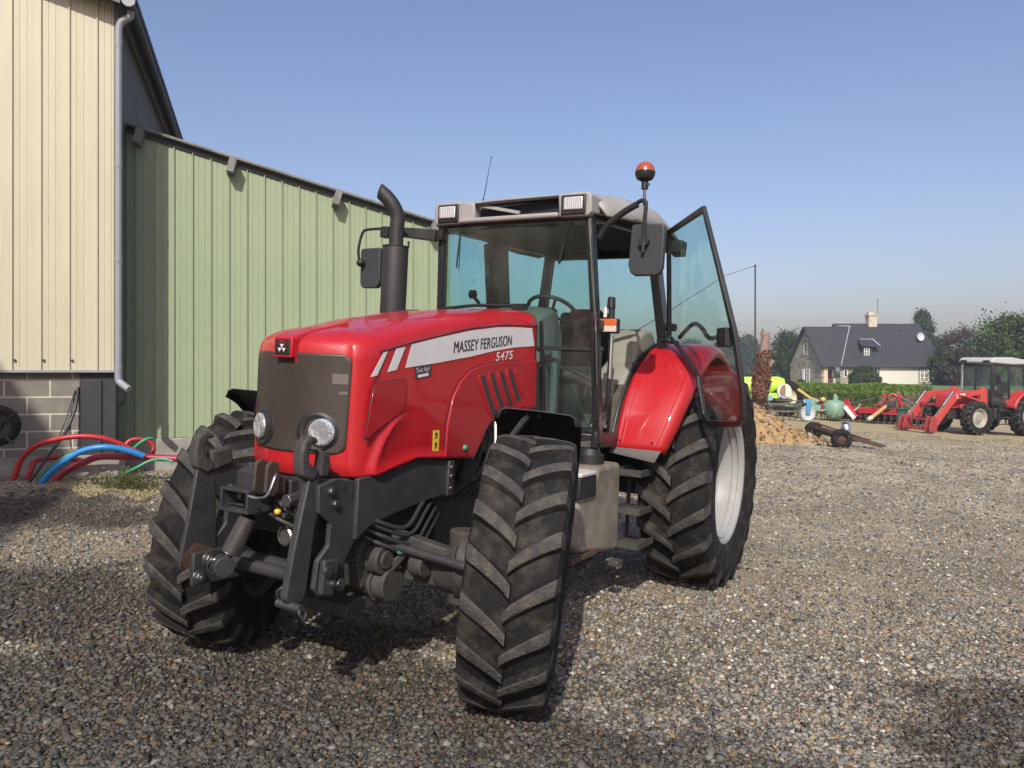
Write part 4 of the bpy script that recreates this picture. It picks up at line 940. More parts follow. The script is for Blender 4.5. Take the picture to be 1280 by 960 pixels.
mb = MB(); mb.prism([(-1.61, 1.235), (-1.61, 1.12), (-2.05, 1.10), (-2.05, 1.20)], lambda a, b, d: (a, .62+d, b), .045); mb.build('sill', M['cabframe'], TR, bevel=.008)

# fuel tank and steps
mb = MB()
mb.prism([(-1.20, .86), (-1.44, .88), (-1.50, 1.01), (-1.90, 1.01), (-1.93, .42), (-1.86, .38), (-1.24, .48), (-1.18, .54)], lambda a, b, d: (a, .34+d, b), .40)
TK = mb.build('fuel_tank', M['tank'], TR, bevel=.035, seg=4)
mb = MB(); mb.cyl((-1.66, .60, 1.0), (-1.66, .60, 1.075), .10, n=18); mb.cyl((-1.66, .60, 1.07), (-1.66, .60, 1.115), .085, .06, n=18); mb.tube([(-1.60, .68, 1.02), (-1.61, .69, 1.13)], .004); mb.build('filler_cap', M['black'], TK, bevel=.005)
mb = MB(); mb.box((-1.30, .66, .90), (.26, .20, .14)); bt = mb.build('toolbox', M['black'], TR, bevel=.01)
mb = MB(); mb.box((-1.28, .67, .985), (.24, .20, .03)); mb.build('toolbox_lid', mat('grey_lid', (.5, .49, .47), .5), bt, bevel=.01)
mb = MB(); mb.box((-1.30, .755, .455), (.40, .012, .03)); mb.build('tank_strap', M['rust'], TR)
mb = MB()
for z, ln in ((.93, .26), (.66, .33), (.42, .36)):
    mb.box((-2.04, .80, z), (.34, .20, .022)); mb.box((-2.04, .895, z+.012), (.34, .012, .05)); mb.box((-2.04, .70, z+.012), (.34, .012, .05)); mb.box((-1.88, .80, z+.012), (.012, .2, .05))
mb.bar((-1.92, .70, .42), (-1.92, .70, .95), .03, .012); mb.bar((-2.18, .70, .42), (-2.18, .70, .95), .03, .012)
mb.build('step', M['iron_dirty'], TR, bevel=.003)
mb = MB(); mb.box((-1.62, .62, .335), (.12, .10, .05)); mb.box((-1.88, .74, .30), (.10, .08, .04)); mb.bar((-1.6, .6, .36), (-2.0, .6, .22), .03, .03); mb.build('drawbar_stay', M['iron_dirty'], TR, bevel=.006)
# ================================================================ BUILDINGS ON THE LEFT
AL = Vector((.948, .316, 0)); BK = Vector((-.316, .949, 0))        # along the fronts, and back
ML = Matrix(((AL.x, BK.x, 0, -5.07), (AL.y, BK.y, 0, 9.7), (0, 0, 1, 0), (0, 0, 0, 1)))   # origin: front corner of the cream barn
def wall_paint(name, c1, c2, stain): 
    m = mat(name, c1, .5, noise=.8, nscale=.9, col2=c2, spec=.35, detail=7)
    N, L, b = N_(m); tc = N.new('ShaderNodeTexCoord'); mp = N.new('ShaderNodeMapping'); mp.inputs['Scale'].default_value = (9, 9, .35); L.new(tc.outputs['Object'], mp.inputs[0])
    n = N.new('ShaderNodeTexNoise'); n.inputs['Scale'].default_value = 1.5; n.inputs['Detail'].default_value = 6; L.new(mp.outputs[0], n.inputs['Vector'])
    r = N.new('ShaderNodeMapRange'); r.inputs[1].default_value = .5; r.inputs[2].default_value = .8; r.inputs[4].default_value = .55; L.new(n.outputs[0], r.inputs[0])
    src = b.inputs['Base Color'].links[0].from_socket
    mx = N.new('ShaderNodeMix'); mx.data_type = 'RGBA'; L.new(r.outputs[0], mx.inputs[0]); L.new(src, mx.inputs[6]); mx.inputs[7].default_value = (*stain, 1); L.new(mx.outputs[2], b.inputs['Base Color']); return m
M['cream'] = wall_paint('cream_cladding', (.49, .455, .325), (.455, .42, .295), (.39, .36, .265))
M['greenclad'] = wall_paint('green_cladding', (.270, .325, .200), (.235, .295, .178), (.30, .33, .21))
M['darkclad'] = mat('dark_cladding', (.022, .024, .027), .6, noise=.5, nscale=3, col2=(.036, .036, .036))
M['fibre'] = mat('weathered_fibre_cement', (.22, .215, .20), .9, noise=.9, nscale=5, col2=(.12, .115, .105), bump=.4, bscale=30)
M['zinc'] = mat('grey_pvc_pipe', (.26, .27, .285), .45, noise=.5, nscale=5, col2=(.20, .20, .205))
M['conc'] = mat('weathered_concrete', (.30, .285, .25), .9, noise=.9, nscale=5, col2=(.19, .175, .15), bump=.4, bscale=25)
def block_mat(name, col, mortar, bw, bh, var=.25, ms=.02, ax='X'):
    m = bpy.data.materials.new(name); m.use_nodes = True; N, L, b = N_(m); b.inputs['Roughness'].default_value = .9
    tc = N.new('ShaderNodeTexCoord'); sp = N.new('ShaderNodeSeparateXYZ'); mp = N.new('ShaderNodeCombineXYZ'); L.new(tc.outputs['Object'], sp.inputs[0])
    L.new(sp.outputs[ax], mp.inputs[0]); L.new(sp.outputs['Z'], mp.inputs[1])
    k = N.new('ShaderNodeTexBrick'); k.inputs['Scale'].default_value = 1; k.inputs['Brick Width'].default_value = bw; k.inputs['Row Height'].default_value = bh; k.inputs['Mortar Size'].default_value = ms; k.inputs['Mortar Smooth'].default_value = .3
    k.inputs['Color1'].default_value = (*col, 1); k.inputs['Color2'].default_value = (*[c*(1-var) for c in col], 1); k.inputs['Mortar'].default_value = (*mortar, 1)
    L.new(mp.outputs[0], k.inputs['Vector'])
    n = N.new('ShaderNodeTexNoise'); n.inputs['Scale'].default_value = 6; n.inputs['Detail'].default_value = 6; L.new(tc.outputs['Object'], n.inputs['Vector'])
    r = N.new('ShaderNodeMapRange'); r.inputs[3].default_value = .6; r.inputs[4].default_value = 1.35; L.new(n.outputs[0], r.inputs[0])
    mx = N.new('ShaderNodeMix'); mx.data_type = 'RGBA'; mx.blend_type = 'MULTIPLY'; mx.inputs[0].default_value = 1; L.new(k.outputs[0], mx.inputs[6]); L.new(r.outputs[0], mx.inputs[7]); L.new(mx.outputs[2], b.inputs['Base Color'])
    bp = N.new('ShaderNodeBump'); bp.inputs['Strength'].default_value = .5; bp.inputs['Distance'].default_value = .01; L.new(k.outputs[1], bp.inputs['Height']); bp.invert = True; L.new(bp.outputs[0], b.inputs['Normal'])
    return m
def sheet(x0, x1, zb, zt, pitch, depth=.028, y=0, fine=True, ph=0):
    "ribbed cladding sheet from x0 to x1 in the wall frame; zt may be a function of x"
    prof = []; x = x0+ph
    ks = int((x1-x0)/pitch)+2
    for k in range(-1, ks):
        b = x0+ph+k*pitch
        for dx, dy in ((0, 0), (.008, depth), (.020, depth), (.028, 0), (.09, 0), (.095, .004), (.105, .004), (.11, 0), (.17, 0), (.175, .004), (.185, .004), (.19, 0)):
            q = b+dx
            if x0 < q < x1 and dx < pitch-.001: prof.append((q, dy))
    prof = [(x0, 0)]+prof+[(x1, 0)]
    mb = MB(); mb.grid([[(q, y+dy, zb), (q, y+dy, zt(q) if callable(zt) else zt)] for q, dy in prof]); return mb
# --- cream barn (front gable, eaves side running back on its right)
CB = empty('barn', label='tall cream clad barn on a block base at the left edge with a grey downpipe', cat='barn'); CB.matrix_world = ML
SL = .268
EAVE = 6.32
mb = sheet(-9, 0, 1.625, lambda q: EAVE+.0-(q)*SL-.02, .312, y=0, ph=.046, depth=-.024); mb.build('cladding', M['cream'], CB, smooth=0, solid=-.002)
mb = MB(); mb.box((.010, .03, 4.0), (.055, .06, 4.78)); mb.build('corner_trim', mat('grey_corner_trim', (.13, .135, .14), .5), CB)
mb = MB(); mb.box((-4.5, -.012, 1.612), (9.0, .05, .03)); mb.build('base_flashing', M['zinc'], CB)
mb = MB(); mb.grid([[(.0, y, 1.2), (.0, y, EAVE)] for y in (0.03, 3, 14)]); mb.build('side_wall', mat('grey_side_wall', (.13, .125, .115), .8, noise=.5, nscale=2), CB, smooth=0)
mb = MB()   # block base with the dark pillar at the corner
mb.box((-4.67, .18, .9), (8.5, .2, 1.42)); mb.build('block_base', block_mat('concrete_blocks', (.20, .185, .155), (.46, .42, .34), .50, .215, .15, .013), CB, smooth=0)
mb = MB(); mb.box((-.205, .16, .9), (.41, .22, 1.42)); mb.box((-.25, .04, .85), (.18, .03, 1.3)); mb.build('corner_pillar', M['darkclad'], CB, bevel=.01)
mb = MB(); mb.box((-4.5, .24, .38), (9.1, .5, .34)); mb.build('plinth', M['conc'], CB, bevel=.02)
# roof: slopes down to the right, eave oversails the side wall
mb = MB()
RT = [(-9, EAVE+9*SL), (.50, EAVE-.50*SL)]
mb.prism([(-9, EAVE+9*SL+.04), (.27, EAVE-.27*SL+.04), (.27, EAVE-.27*SL+.11), (-9, EAVE+9*SL+.11)], lambda a, b, d: (a, -.25+d, b), 15)
mb.build('roof', M['darkclad'], CB, smooth=0)
mb = MB(); mb.prism([(-9, EAVE+9*SL-.09), (.10, EAVE-.10*SL-.09), (.10, EAVE-.10*SL+.125), (-9, EAVE+9*SL+.125)], lambda a, b, d: (a, -.28+d, b), .03); mb.build('verge_board', M['fibre'], CB, bevel=.006)
mb = MB(); mb.tube([(.19, -.26, EAVE-.06), (.19, 14, EAVE-.06)], .07, n=14); mb.build('gutter', M['darkclad'], CB)
mb = MB(); mb.cyl((.19, -.275, EAVE-.06), (.19, -.255, EAVE-.06), .078); mb.build('gutter_end', M['zinc'], CB)
mb = MB(); mb.tube(bez([(.19, -.10, EAVE-.13), (.18, -.10, EAVE-.20), (.09, -.08, EAVE-.26), (.052, -.07, EAVE-.36), (.048, -.07, EAVE-.6)], 6), .044, n=16); mb.cyl((.048, -.07, EAVE-.55), (.048, -.07, 1.60), .042, n=18)
for z in (EAVE-.56, 4.2, 3.0, 1.62): mb.cyl((.048, -.07, z), (.048, -.07, z+.07), .047, n=18)
mb.tube(bez([(.048, -.07, 1.62), (.048, -.07, 1.52), (.065, -.08, 1.475), (.13, -.12, 1.42), (.18, -.15, 1.385)], 5), .045, n=16)
mb.cyl((.055, .02, 4.25), (.048, -.07, 4.25), .012); mb.build('downpipe', M['zinc'], CB)
mb = MB()
for k in range(6): mb.box((-.486-.312*k, -.012, 1.75), (.022, .03, .022))
mb.build('screw', M['iron'], CB)
# --- green shed set back beside it
GM = Matrix(((AL.x, BK.x, 0, -5.07), (AL.y, BK.y, 0, 9.7), (0, 0, 1, 0), (0, 0, 0, 1))) @ Matrix.Translation((0, .86, 0))
# shed wall line measured: y = 12.3 + .334 x
GS = empty('shed', label='green ribbed metal shed with a sloping roof edge, behind the tractor', cat='shed'); 
g0 = Vector((-5.34, 10.52, 0)); GA = Vector((.9485, .3168, 0)); GB = Vector((-.3168, .9485, 0))
GS.matrix_world = Matrix(((GA.x, GB.x, 0, g0.x), (GA.y, GB.y, 0, g0.y), (0, 0, 1, 0), (0, 0, 0, 1)))
def gtop(q): return 5.04-q*.248
mb = sheet(-.2, 4.6, .675, lambda q: gtop(q)-.04, .243, depth=-.03, ph=.06); mb.build('cladding', M['greenclad'], GS, smooth=0, solid=-.002)
mb = MB(); mb.box((2.2, .14, .36), (4.9, .34, .62)); mb.build('plinth', M['conc'], GS, bevel=.02)
mb = MB(); mb.prism([(-.25, gtop(-.25)-.045), (4.66, gtop(4.66)-.045), (4.66, gtop(4.66)-.005), (-.25, gtop(-.25)-.005)], lambda a, b, d: (a, -.13+d, b), 8.0)
mb.build('roof', M['fibre'], GS, bevel=.01)
mb = MB(); mb.grid([[(4.58, y, .3), (4.58, y, gtop(4.6)-.04)] for y in (.02, 3, 7.8)]); mb.build('end_wall', M['greenclad'], GS, smooth=0)
mb = MB(); mb.prism([(-.25, gtop(-.25)-.12), (4.66, gtop(4.66)-.12), (4.66, gtop(4.66)-.046), (-.25, gtop(-.25)-.046)], lambda a, b, d: (a, -.035+d, b), .06)
mb.build('verge_trim', M['darkclad'], GS, smooth=0)
for q in (.17, 1.37, 2.84, 4.31):
    mb = MB(); mb.box((q, -.12, gtop(q)-.17), (.10, .26, .20), rot=(0, R(14), 0)); mb.build('purlin_end', M['fibre'], GS, bevel=.008)
# --- the neighbouring building outside the frame whose shadow reaches the barn foot
sh = Vector((-SUN_TRAVEL[0], -SUN_TRAVEL[1], math.tan(SUN_EL)*math.hypot(*SUN_TRAVEL)))
K3 = Vector((-5.2, 9.3, .25))+sh*7.5; K4 = Vector((-4.1, 6.1, .2))+sh*7.5; K1 = Vector((-6.2, 9.25, 1.7))+sh*7.5
NB = empty('outbuilding', loc=(0, 0, 0), label='grey gabled outbuilding left of the camera that shades the foot of the cream barn', cat='building')
dE = (K4-K3); dE.z = 0; dE.normalize(); far_ = K3+dE*9; up1 = K3+(K1-K3).normalized()*4
mb = MB(); bx_ = Vector((-6, .5, 0))
pts = [K3, K3+dE*9, up1+dE*9, up1]
mb.add([tuple(p) for p in pts]+[tuple(p-Vector((0, 0, .15))) for p in pts], [(0, 1, 2, 3), (7, 6, 5, 4), (0, 4, 5, 1), (1, 5, 6, 2), (2, 6, 7, 3), (3, 7, 4, 0)]); mb.build('roof', M['darkclad'], NB, smooth=0)
mb = MB()
a, b, c_, d_ = [p+Vector((-.25, 0, -.16)) for p in pts]
fl = lambda p: (p.x, p.y, -.1)
mb.add([a, b, c_, d_, fl(a), fl(b), fl(c_), fl(d_)], [(0, 1, 5, 4), (1, 2, 6, 5), (2, 3, 7, 6), (3, 0, 4, 7)]); mb.build('wall', M['cream'], NB, smooth=0)

# --- hoses and odds by the barn foot
def W(px, py, Y): return Vector(((px-640)/FPX*Y, Y, CAM_H+(462.3-py)/FPX*Y))
def hose(name, pts, r, col, label, rough=.4):
    mb = MB(); mb.tube(bez(pts, 8), r, n=14); o = mb.build(name, mat(name+'_'+label.split()[0], col, rough, noise=.5, nscale=6, col2=[c*.75 for c in col]), None, smooth=60); tag(o, label, 'hose', 'hoses by the barn foot'); return o
hose('hose', [W(14, 606, 9.05), W(20, 592, 9.05), W(28, 572, 9.05), W(50, 555, 9.05), W(90, 546, 9.1), W(125, 547, 9.2), W(150, 555, 9.3), W(172, 566, 9.4), W(186, 572, 9.5)], .032, (.42, .02, .018), 'fat scarlet pipe arching from the gravel over the others, the highest red one')
hose('hose', [W(32, 604, 9.15), W(38, 590, 9.15), W(44, 577, 9.2), W(56, 573, 9.3), W(80, 572, 9.4), W(110, 578, 9.45)], .032, (.36, .018, .02), 'short red pipe curling beneath the left end of the tall scarlet arch')
hose('hose', [W(50, 606, 9.0), W(64, 590, 9.0), W(84, 574, 9.05), W(105, 563, 9.1), W(130, 559, 9.15), W(155, 562, 9.25), W(180, 570, 9.35)], .038, (.02, .20, .50), 'fat bright blue pipe bending through the heap')
hose('hose', [W(46, 604, 9.12), W(60, 586, 9.15), W(78, 573, 9.2), W(92, 566, 9.25), W(112, 560, 9.3), W(128, 558, 9.35)], .018, (.03, .26, .12), 'thin green hose lying along the top edge of the blue pipe')
hose('hose', [W(66, 602, 9.15), W(82, 589, 9.2), W(105, 578, 9.25), W(125, 571, 9.3), W(160, 571, 9.4), W(190, 572, 9.5), W(235, 574, 9.6), W(290, 578, 9.7)], .042, (.34, .02, .05), 'fat crimson pipe running right towards the tractor wheel')
hose('hose', [W(155, 560, 9.5), W(162, 551, 9.55), W(175, 549, 9.6), W(188, 553, 9.65), W(192, 562, 9.65), W(186, 572, 9.6)], .03, (.33, .02, .025), 'red pipe loop right of the downpipe, under a green hose')
hose('hose', [W(166, 562, 9.4), W(176, 553, 9.4), W(186, 548, 9.45), W(191, 549, 9.5)], .02, (.04, .28, .13), 'short green hose sticking up over the red pipe loop')
hose('hose', [W(150, 598, 9.15), W(160, 590, 9.1), W(172, 584, 9.1), W(188, 576, 9.15), W(204, 574, 9.2), W(216, 577, 9.2)], .018, (.04, .27, .13), 'green hose lying in the weeds nearest the tractor wheel')
hose('hose', [W(34, 606, 9.0), W(46, 590, 9.05), W(60, 570, 9.15), W(82, 540, 9.4), W(94, 510, 9.55), W(98, 484, 9.62)], .018, (.02, .02, .02), 'thick black cable hanging down the block wall beside the dark pillar')
hose('hose', [W(74, 546, 9.4), W(84, 520, 9.55), W(94, 488, 9.62)], .008, (.03, .03, .03), 'thin black cable left of the thick one on the block wall')
hose('hose', [W(84, 545, 9.4), W(90, 524, 9.5), W(97, 500, 9.6)], .008, (.03, .03, .03), 'thin black cable right of the thick one on the block wall')
# old wheel leaning at the left edge
mb = MB(); c = W(-3, 532, 9.0)
mb.lathe([(.155, -.05), (.16, -.07), (.20, -.075), (.235, -.05), (.245, 0), (.235, .05), (.20, .075), (.16, .07), (.155, .05)], 36, Matrix.Translation(c) @ Euler((0, 0, R(14))).to_matrix().to_4x4(), closed=True)
wl = mb.build('wheel', M['rubber'], None); tag(wl, 'old black rubber wheel against the block wall at the left edge', 'wheel')
mb = MB(); mb.lathe([(.02, -.03), (.05, -.03), (.06, .0), (.15, -.01), (.165, -.05), (.165, .05), (.15, .01), (.02, .03)], 24, Matrix.Translation(c) @ Euler((0, 0, R(14))).to_matrix().to_4x4()); mb.cyl(c, W(22, 514, 8.9), .008); mb.cyl(c+Vector((.05, 0, -.1)), W(16, 554, 8.9), .012); mb.build('rim', M['iron'], wl)

# ================================================================ PLANTS
def leaf_mat(name, c1, c2, trans=.25):
    m = bpy.data.materials.new(name); m.use_nodes = True; N, L, b = N_(m); b.inputs['Roughness'].default_value = .65; b.inputs['Specular IOR Level'].default_value = .25
    g = N.new('ShaderNodeNewGeometry'); x = N.new('ShaderNodeMix'); x.data_type = 'RGBA'; x.inputs[6].default_value = (*c1, 1); x.inputs[7].default_value = (*c2, 1)
    L.new(g.outputs['Random Per Island'], x.inputs[0]); L.new(x.outputs[2], b.inputs['Base Color'])
    t = N.new('ShaderNodeBsdfTranslucent'); L.new(x.outputs[2], t.inputs[0]); ms = N.new('ShaderNodeMixShader'); ms.inputs[0].default_value = trans
    L.new(b.outputs[0], ms.inputs[1]); L.new(t.outputs[0], ms.inputs[2]); L.new(ms.outputs[0], N['Material Output'].inputs[0]); return m
def leaves(P, size, name, m, parent=None, up=.0, asp=.6):
    "P (n,3) centres: one quad leaf at each"
    P = np.asarray(P); n = len(P)
    a = rng.normal(size=(n, 3)); a /= np.linalg.norm(a, axis=1)[:, None]; b = rng.normal(size=(n, 3)); b[:, 2] += up; b -= a*(a*b).sum(1)[:, None]; b /= np.linalg.norm(b, axis=1)[:, None]
    s = size*(.6+.8*rng.random(n))[:, None]
    V = np.stack([P-a*s*asp, P+b*s*.9, P+a*s*asp, P-b*s*.9], 1).reshape(-1, 3)
    me = bpy.data.meshes.new(name); me.vertices.add(4*n); me.vertices.foreach_set('co', V.astype('f').ravel())
    me.loops.add(4*n); me.loops.foreach_set('vertex_index', np.arange(4*n, dtype='i')); me.polygons.add(n); me.polygons.foreach_set('loop_start', np.arange(0, 4*n, 4, dtype='i'))
    me.update(); me.materials.append(m); o = bpy.data.objects.new(name, me); COL.objects.link(o); o.parent = parent; return o
def clumps(shape, n_cl, per, spread):
    "clumpy point cloud: shape() gives cluster centres"
    out = []
    for _ in range(n_cl):
        c = np.array(shape()); out.append(c+rng.normal(size=(per, 3))*spread*(.6+.8*rng.random()))
    return np.concatenate(out)
def tree(x, y, h, w_, crown_lo, lm, label, group=None, ncl=120, per=50, leaf=.22, kind='round', bark=None, name='tree'):
    z0 = G(x, y)+.2; root = empty(name, (x, y, z0), label=label, cat='tree', group=group)
    mb = MB(); tp_ = []
    pts = [(0, 0, -.3), (.1, 0, h*.3), (-.05, .1, h*.6), (0, 0, h*.9)]
    mb.tube(bez(pts, 4), [h*.022*(1-.85*i/12) for i in range(13)], n=8)
    for k in range(9):
        a = random.random()*6.28; zz = h*random.uniform(.25, .75); q = w_*random.uniform(.35, .8)
        mb.tube(bez([(0, 0, zz), (math.cos(a)*q*.5, math.sin(a)*q*.5, zz+h*.06), (math.cos(a)*q, math.sin(a)*q, zz+h*.16)], 3), [h*.009, h*.008, h*.007, h*.006, h*.005, h*.004, h*.003], n=6)
    mb.build('trunk', bark or M['bark'], root, smooth=60)
    def shp():
        while True:
            f = random.random(); a = random.random()*6.283; zz = crown_lo+(h-crown_lo)*f
            if kind == 'cone': rr = w_*(1-f)**.8*(.75+.25*math.sin(f*23))+.15
            elif kind == 'column': rr = w_*math.sin(math.pi*min(1, f*.93+.07))**.5*(1-.35*f)
            else: rr = w_*(1-(2*f-1)**2)**.5
            rr *= .86+.22*math.sin(3*a+f*5+x)
            q = random.random()**.42; return (rr*q*math.cos(a), rr*q*math.sin(a), zz)
    leaves(clumps(shp, ncl, int(per*1.6), w_*.11), leaf*.8, 'crown', lm, root); return root
M['bark'] = mat('bark', (.09, .07, .055), .9, bump=.5, noise=.6, nscale=6)
LM = dict(dark=leaf_mat('dark_leaf', (.030, .055, .018), (.06, .095, .03)), mid=leaf_mat('mid_leaf', (.045, .085, .02), (.10, .15, .04)),
          purple=leaf_mat('purple_leaf', (.045, .035, .038), (.09, .07, .06)), conifer=leaf_mat('conifer_leaf', (.03, .062, .03), (.065, .105, .05)),
          hedge=leaf_mat('hedge_leaf', (.10, .17, .025), (.17, .25, .05)), bank=leaf_mat('bank_leaf', (.075, .12, .022), (.13, .17, .045)), red=leaf_mat('ivy_leaf', (.16, .055, .04), (.27, .16, .11)), dry=leaf_mat('dry_stems', (.22, .15, .11), (.36, .27, .19)), weed=leaf_mat('weed_leaf', (.06, .085, .025), (.17, .16, .07)))
def PX(px, Y): return (px-640)/FPX*Y
TG = 'garden trees around the stone house'
tree(PX(985, 104), 104, 6.6, 3.6, .6, LM['dark'], 'dark round tree just left of the stone house gable', TG, 110, 60, .2)
tree(PX(1153, 112), 112, 10.0, 2.9, .8, LM['conifer'], 'tall conifer rising behind the right end of the house roof', TG, 180, 60, .2, kind='column')
tree(PX(1172, 108), 108, 6.2, 2.4, .5, LM['conifer'], 'lower conifer just right of the tall one behind the roof', TG, 90, 60, .2, kind='column')
tree(PX(1205, 84), 84, 6.2, 3.4, 1.0, LM['purple'], 'thin purple leaved tree between the house and the loader tractor', TG, 110, 34, .15)
tree(PX(1178, 80), 80, 3.6, 1.9, .2, LM['dark'], 'low dark shrub at the right corner of the house', TG, 60, 60, .15)
tree(PX(1206, 76), 76, 3.6, 2.4, .1, LM['purple'], 'low dusky purple shrub below the purple tree', TG, 80, 60, .15)
tree(PX(1262, 78), 78, 6.9, 3.9, .2, LM['mid'], 'broad green tree behind the cab of the loader tractor', TG, 170, 60, .19)
tree(PX(1316, 76), 76, 7.4, 4.0, .2, LM['mid'], 'big green tree cut by the right edge of the photo', TG, 170, 60, .19)
tree(PX(1232, 80), 80, 4.8, 2.7, .1, LM['mid'], 'smaller green tree left of the broad green one', TG, 100, 60, .18)
TL = 'far tree line beyond the meadow'
fars = [(925, 190, 9.0, 6, 'large dark tree at the left end of the far tree line, beside the tractor door'), (936, 200, 9.5, 5, 'dark tree second from the left in the far tree line, behind the pole'),
        (957, 240, 6.5, 5, 'small far tree just right of the ivy stump'), (966, 262, 5.2, 4.5, 'small far tree third from the right in the distant row'), (974, 270, 4.8, 4, 'tiny far tree second from the right in the distant row'), (982, 250, 5.5, 4, 'tiny far tree at the right end of the distant row'), (900, 205, 8, 6, 'far tree seen through the lower door glass')]
for px, Y, h, w_, lb in fars: tree(PX(px, Y), Y, h+.6, w_*.8, .2, LM['dark'], lb, TL, 70, 50, .4)
tree(PX(860, 210), 210, 9, 7, .2, LM['dark'], 'far tree behind the rear fender', TL, 70, 50, .4)
# white posts of the far field fence
for k in range(14):
    px = 958+k*3.1; Y = 175
    mb = MB(); z = G(PX(px, Y), Y)+.35; mb.cyl((PX(px, Y), Y, z), (PX(px, Y), Y, z+1.5), .10, n=6); tag(mb.build('fence_post', M['white_decal'], None), 'pale fence post in the row at the far edge of the meadow', 'fence post', 'pale fence posts across the meadow')
mb = MB(); P = clumps(lambda: (random.uniform(40, 78), random.uniform(148, 151), random.uniform(-.1, .75)), 150, 40, .35); 
o = leaves(P, .3, 'hedge', LM['dark']); tag(o, 'long low dark hedge crossing the meadow beyond the lime green tank', 'hedge')
# clipped hedge bank in front of the house
def bank():
    x0, x1 = PX(988, 43), PX(1165, 43)
    root = empty('hedge', (x0, 43, G(x0, 43)), label='long clipped bright green hedge below the stone house', cat='hedge')
    def top(x): return .80-(.10 if x > PX(1110, 43) else 0)
    n = 42000; X = rng.random(n)*(x1-x0); q = rng.random(n); g0_ = np.array([G(x0+a, 43) for a in X])
    Tt = np.array([top(x0+a) for a in X])+.05*np.sin(X*1.3)
    Y = np.where(q < .45, rng.random(n)*1.9, rng.random(n)**2*.5); Z = np.where(q < .45, Tt-rng.random(n)*.12, g0_+(Tt-g0_)*rng.random(n))
    Y = Y-.35*(1-(Z-g0_)/(Tt-g0_))
    m1 = q < .45; P = np.stack([X, Y, Z-G(x0, 43)], 1)
    m1 = m1 | (Z-g0_ > .72*(Tt-g0_)); leaves(P[m1], .09, 'top_growth', LM['hedge'], root, up=2); leaves(P[~m1], .11, 'face_growth', LM['bank'], root)
    mb = MB(); rows = []
    for x in np.linspace(0, x1-x0, 30):
        g_ = G(x0+x, 43)-G(x0, 43); t_ = top(x0+x)-G(x0, 43)-.1; rows.append([(x, -.35, g_-.1), (x, -.15, (g_+t_)/2), (x, .1, t_), (x, 1.8, t_), (x, 2.2, g_-.1)])
    mb.grid(rows); mb.build('core', mat('hedge_core', (.04, .06, .018), .95), root, smooth=0)
bank()
def bush(px, Y, r, h, lm, label, name='bush', ncl=90):
    x = PX(px, Y); root = empty(name, (x, Y, G(x, Y)+.3), label=label, cat='bush')
    def s():
        a = random.random()*6.283; f = random.random(); q = random.random()**.35; zz = h*f; rr = r*math.sqrt(max(0, 1-(max(0, f-.25)/.78)**2)); return (rr*q*math.cos(a), rr*q*math.sin(a), zz)
    leaves(clumps(s, ncl*2, 60, r*.05), .08, 'foliage', lm, root); mb = MB(); mb.sphere((0, 0, h*.38), 1, 20, 12, (r*.86, r*.86, h*.55)); mb.build('core', mat('bush_core', (.02, .03, .012), .95), root, smooth=60); mb = MB(); mb.cyl((0, 0, -.2), (0, 0, h*.7), .12); mb.build('stem', M['bark'], root)
bush(1081, 78, 1.55, 2.0, LM['dark'], 'large dark domed bush in front of the house wall')
bush(1001, 82, .55, .6, LM['dark'], 'small dark flowering bush under the gable window', ncl=25)
# tall dry weeds by the harrow
mb = MB()
def weeds(cx, cy, w_, h, n, name, lm, label):
    P = []; mb = MB()
    for _ in range(n):
        x = cx+(random.random()-.5)*w_; y = cy+(random.random()-.5)*.8; z = G(x, y); hh = h*random.uniform(.4, 1); lean = random.uniform(-.25, .25)
        mb.tube([(x, y, z), (x+lean*.4, y, z+hh*.6), (x+lean, y, z+hh)], [.012, .009, .004], n=4)
        for k in range(4): f = random.uniform(.4, 1); P.append((x+lean*f+random.uniform(-.1, .1), y, z+hh*f))
    o = mb.build(name, lm, None, weld=False); tag(o, label, 'weeds', kind='stuff'); l = leaves(P, .06, 'seed_heads', lm, o)
weeds(PX(1138, 38.5), 38.5, 3.0, 1.6, 200, 'tall_weeds', LM['dry'], 'tall dry brown weeds standing behind the red harrow')
weeds(PX(1060, 39), 39, 5, .9, 160, 'tall_grass', LM['bank'], 'rough grass tufts at the foot of the clipped hedge')
# weeds among the hoses
def small_weeds():
    P = []; mb = MB()
    for _ in range(200):
        px = random.gauss(155, 22); Y = random.uniform(8.8, 9.25); x = PX(px, Y); z = G(x, Y)+.0; hh = random.uniform(.06, .24); lean = random.uniform(-.08, .08)
        mb.tube([(x, Y, z), (x+lean*.5, Y, z+hh*.7), (x+lean, Y-.02, z+hh)], [.003, .0025, .001], n=4)
        for k in range(6): f = random.uniform(.2, 1); P.append((x+lean*f+random.uniform(-.02, .02), Y+random.uniform(-.02, .02), z+hh*f))
    o = mb.build('weeds', LM['weed'], None, weld=False); tag(o, 'scrubby green weeds growing among the hoses at the barn foot', 'weeds', kind='stuff'); leaves(P, .016, 'weed_leaves', LM['weed'], o)
small_weeds()
P = []
for _ in range(2500):
    px = random.uniform(60, 215); Y = random.uniform(8.5, 9.2)+.25*math.sin(px*.1); P.append((PX(px, Y), Y, G(PX(px, Y), Y)+.012+random.random()*.015))
tag(leaves(P, .016, 'straw', leaf_mat('straw_bits', (.35, .28, .14), (.5, .43, .26)), up=0, asp=.35), 'bits of yellow straw scattered in front of the hoses', 'straw', kind='stuff')

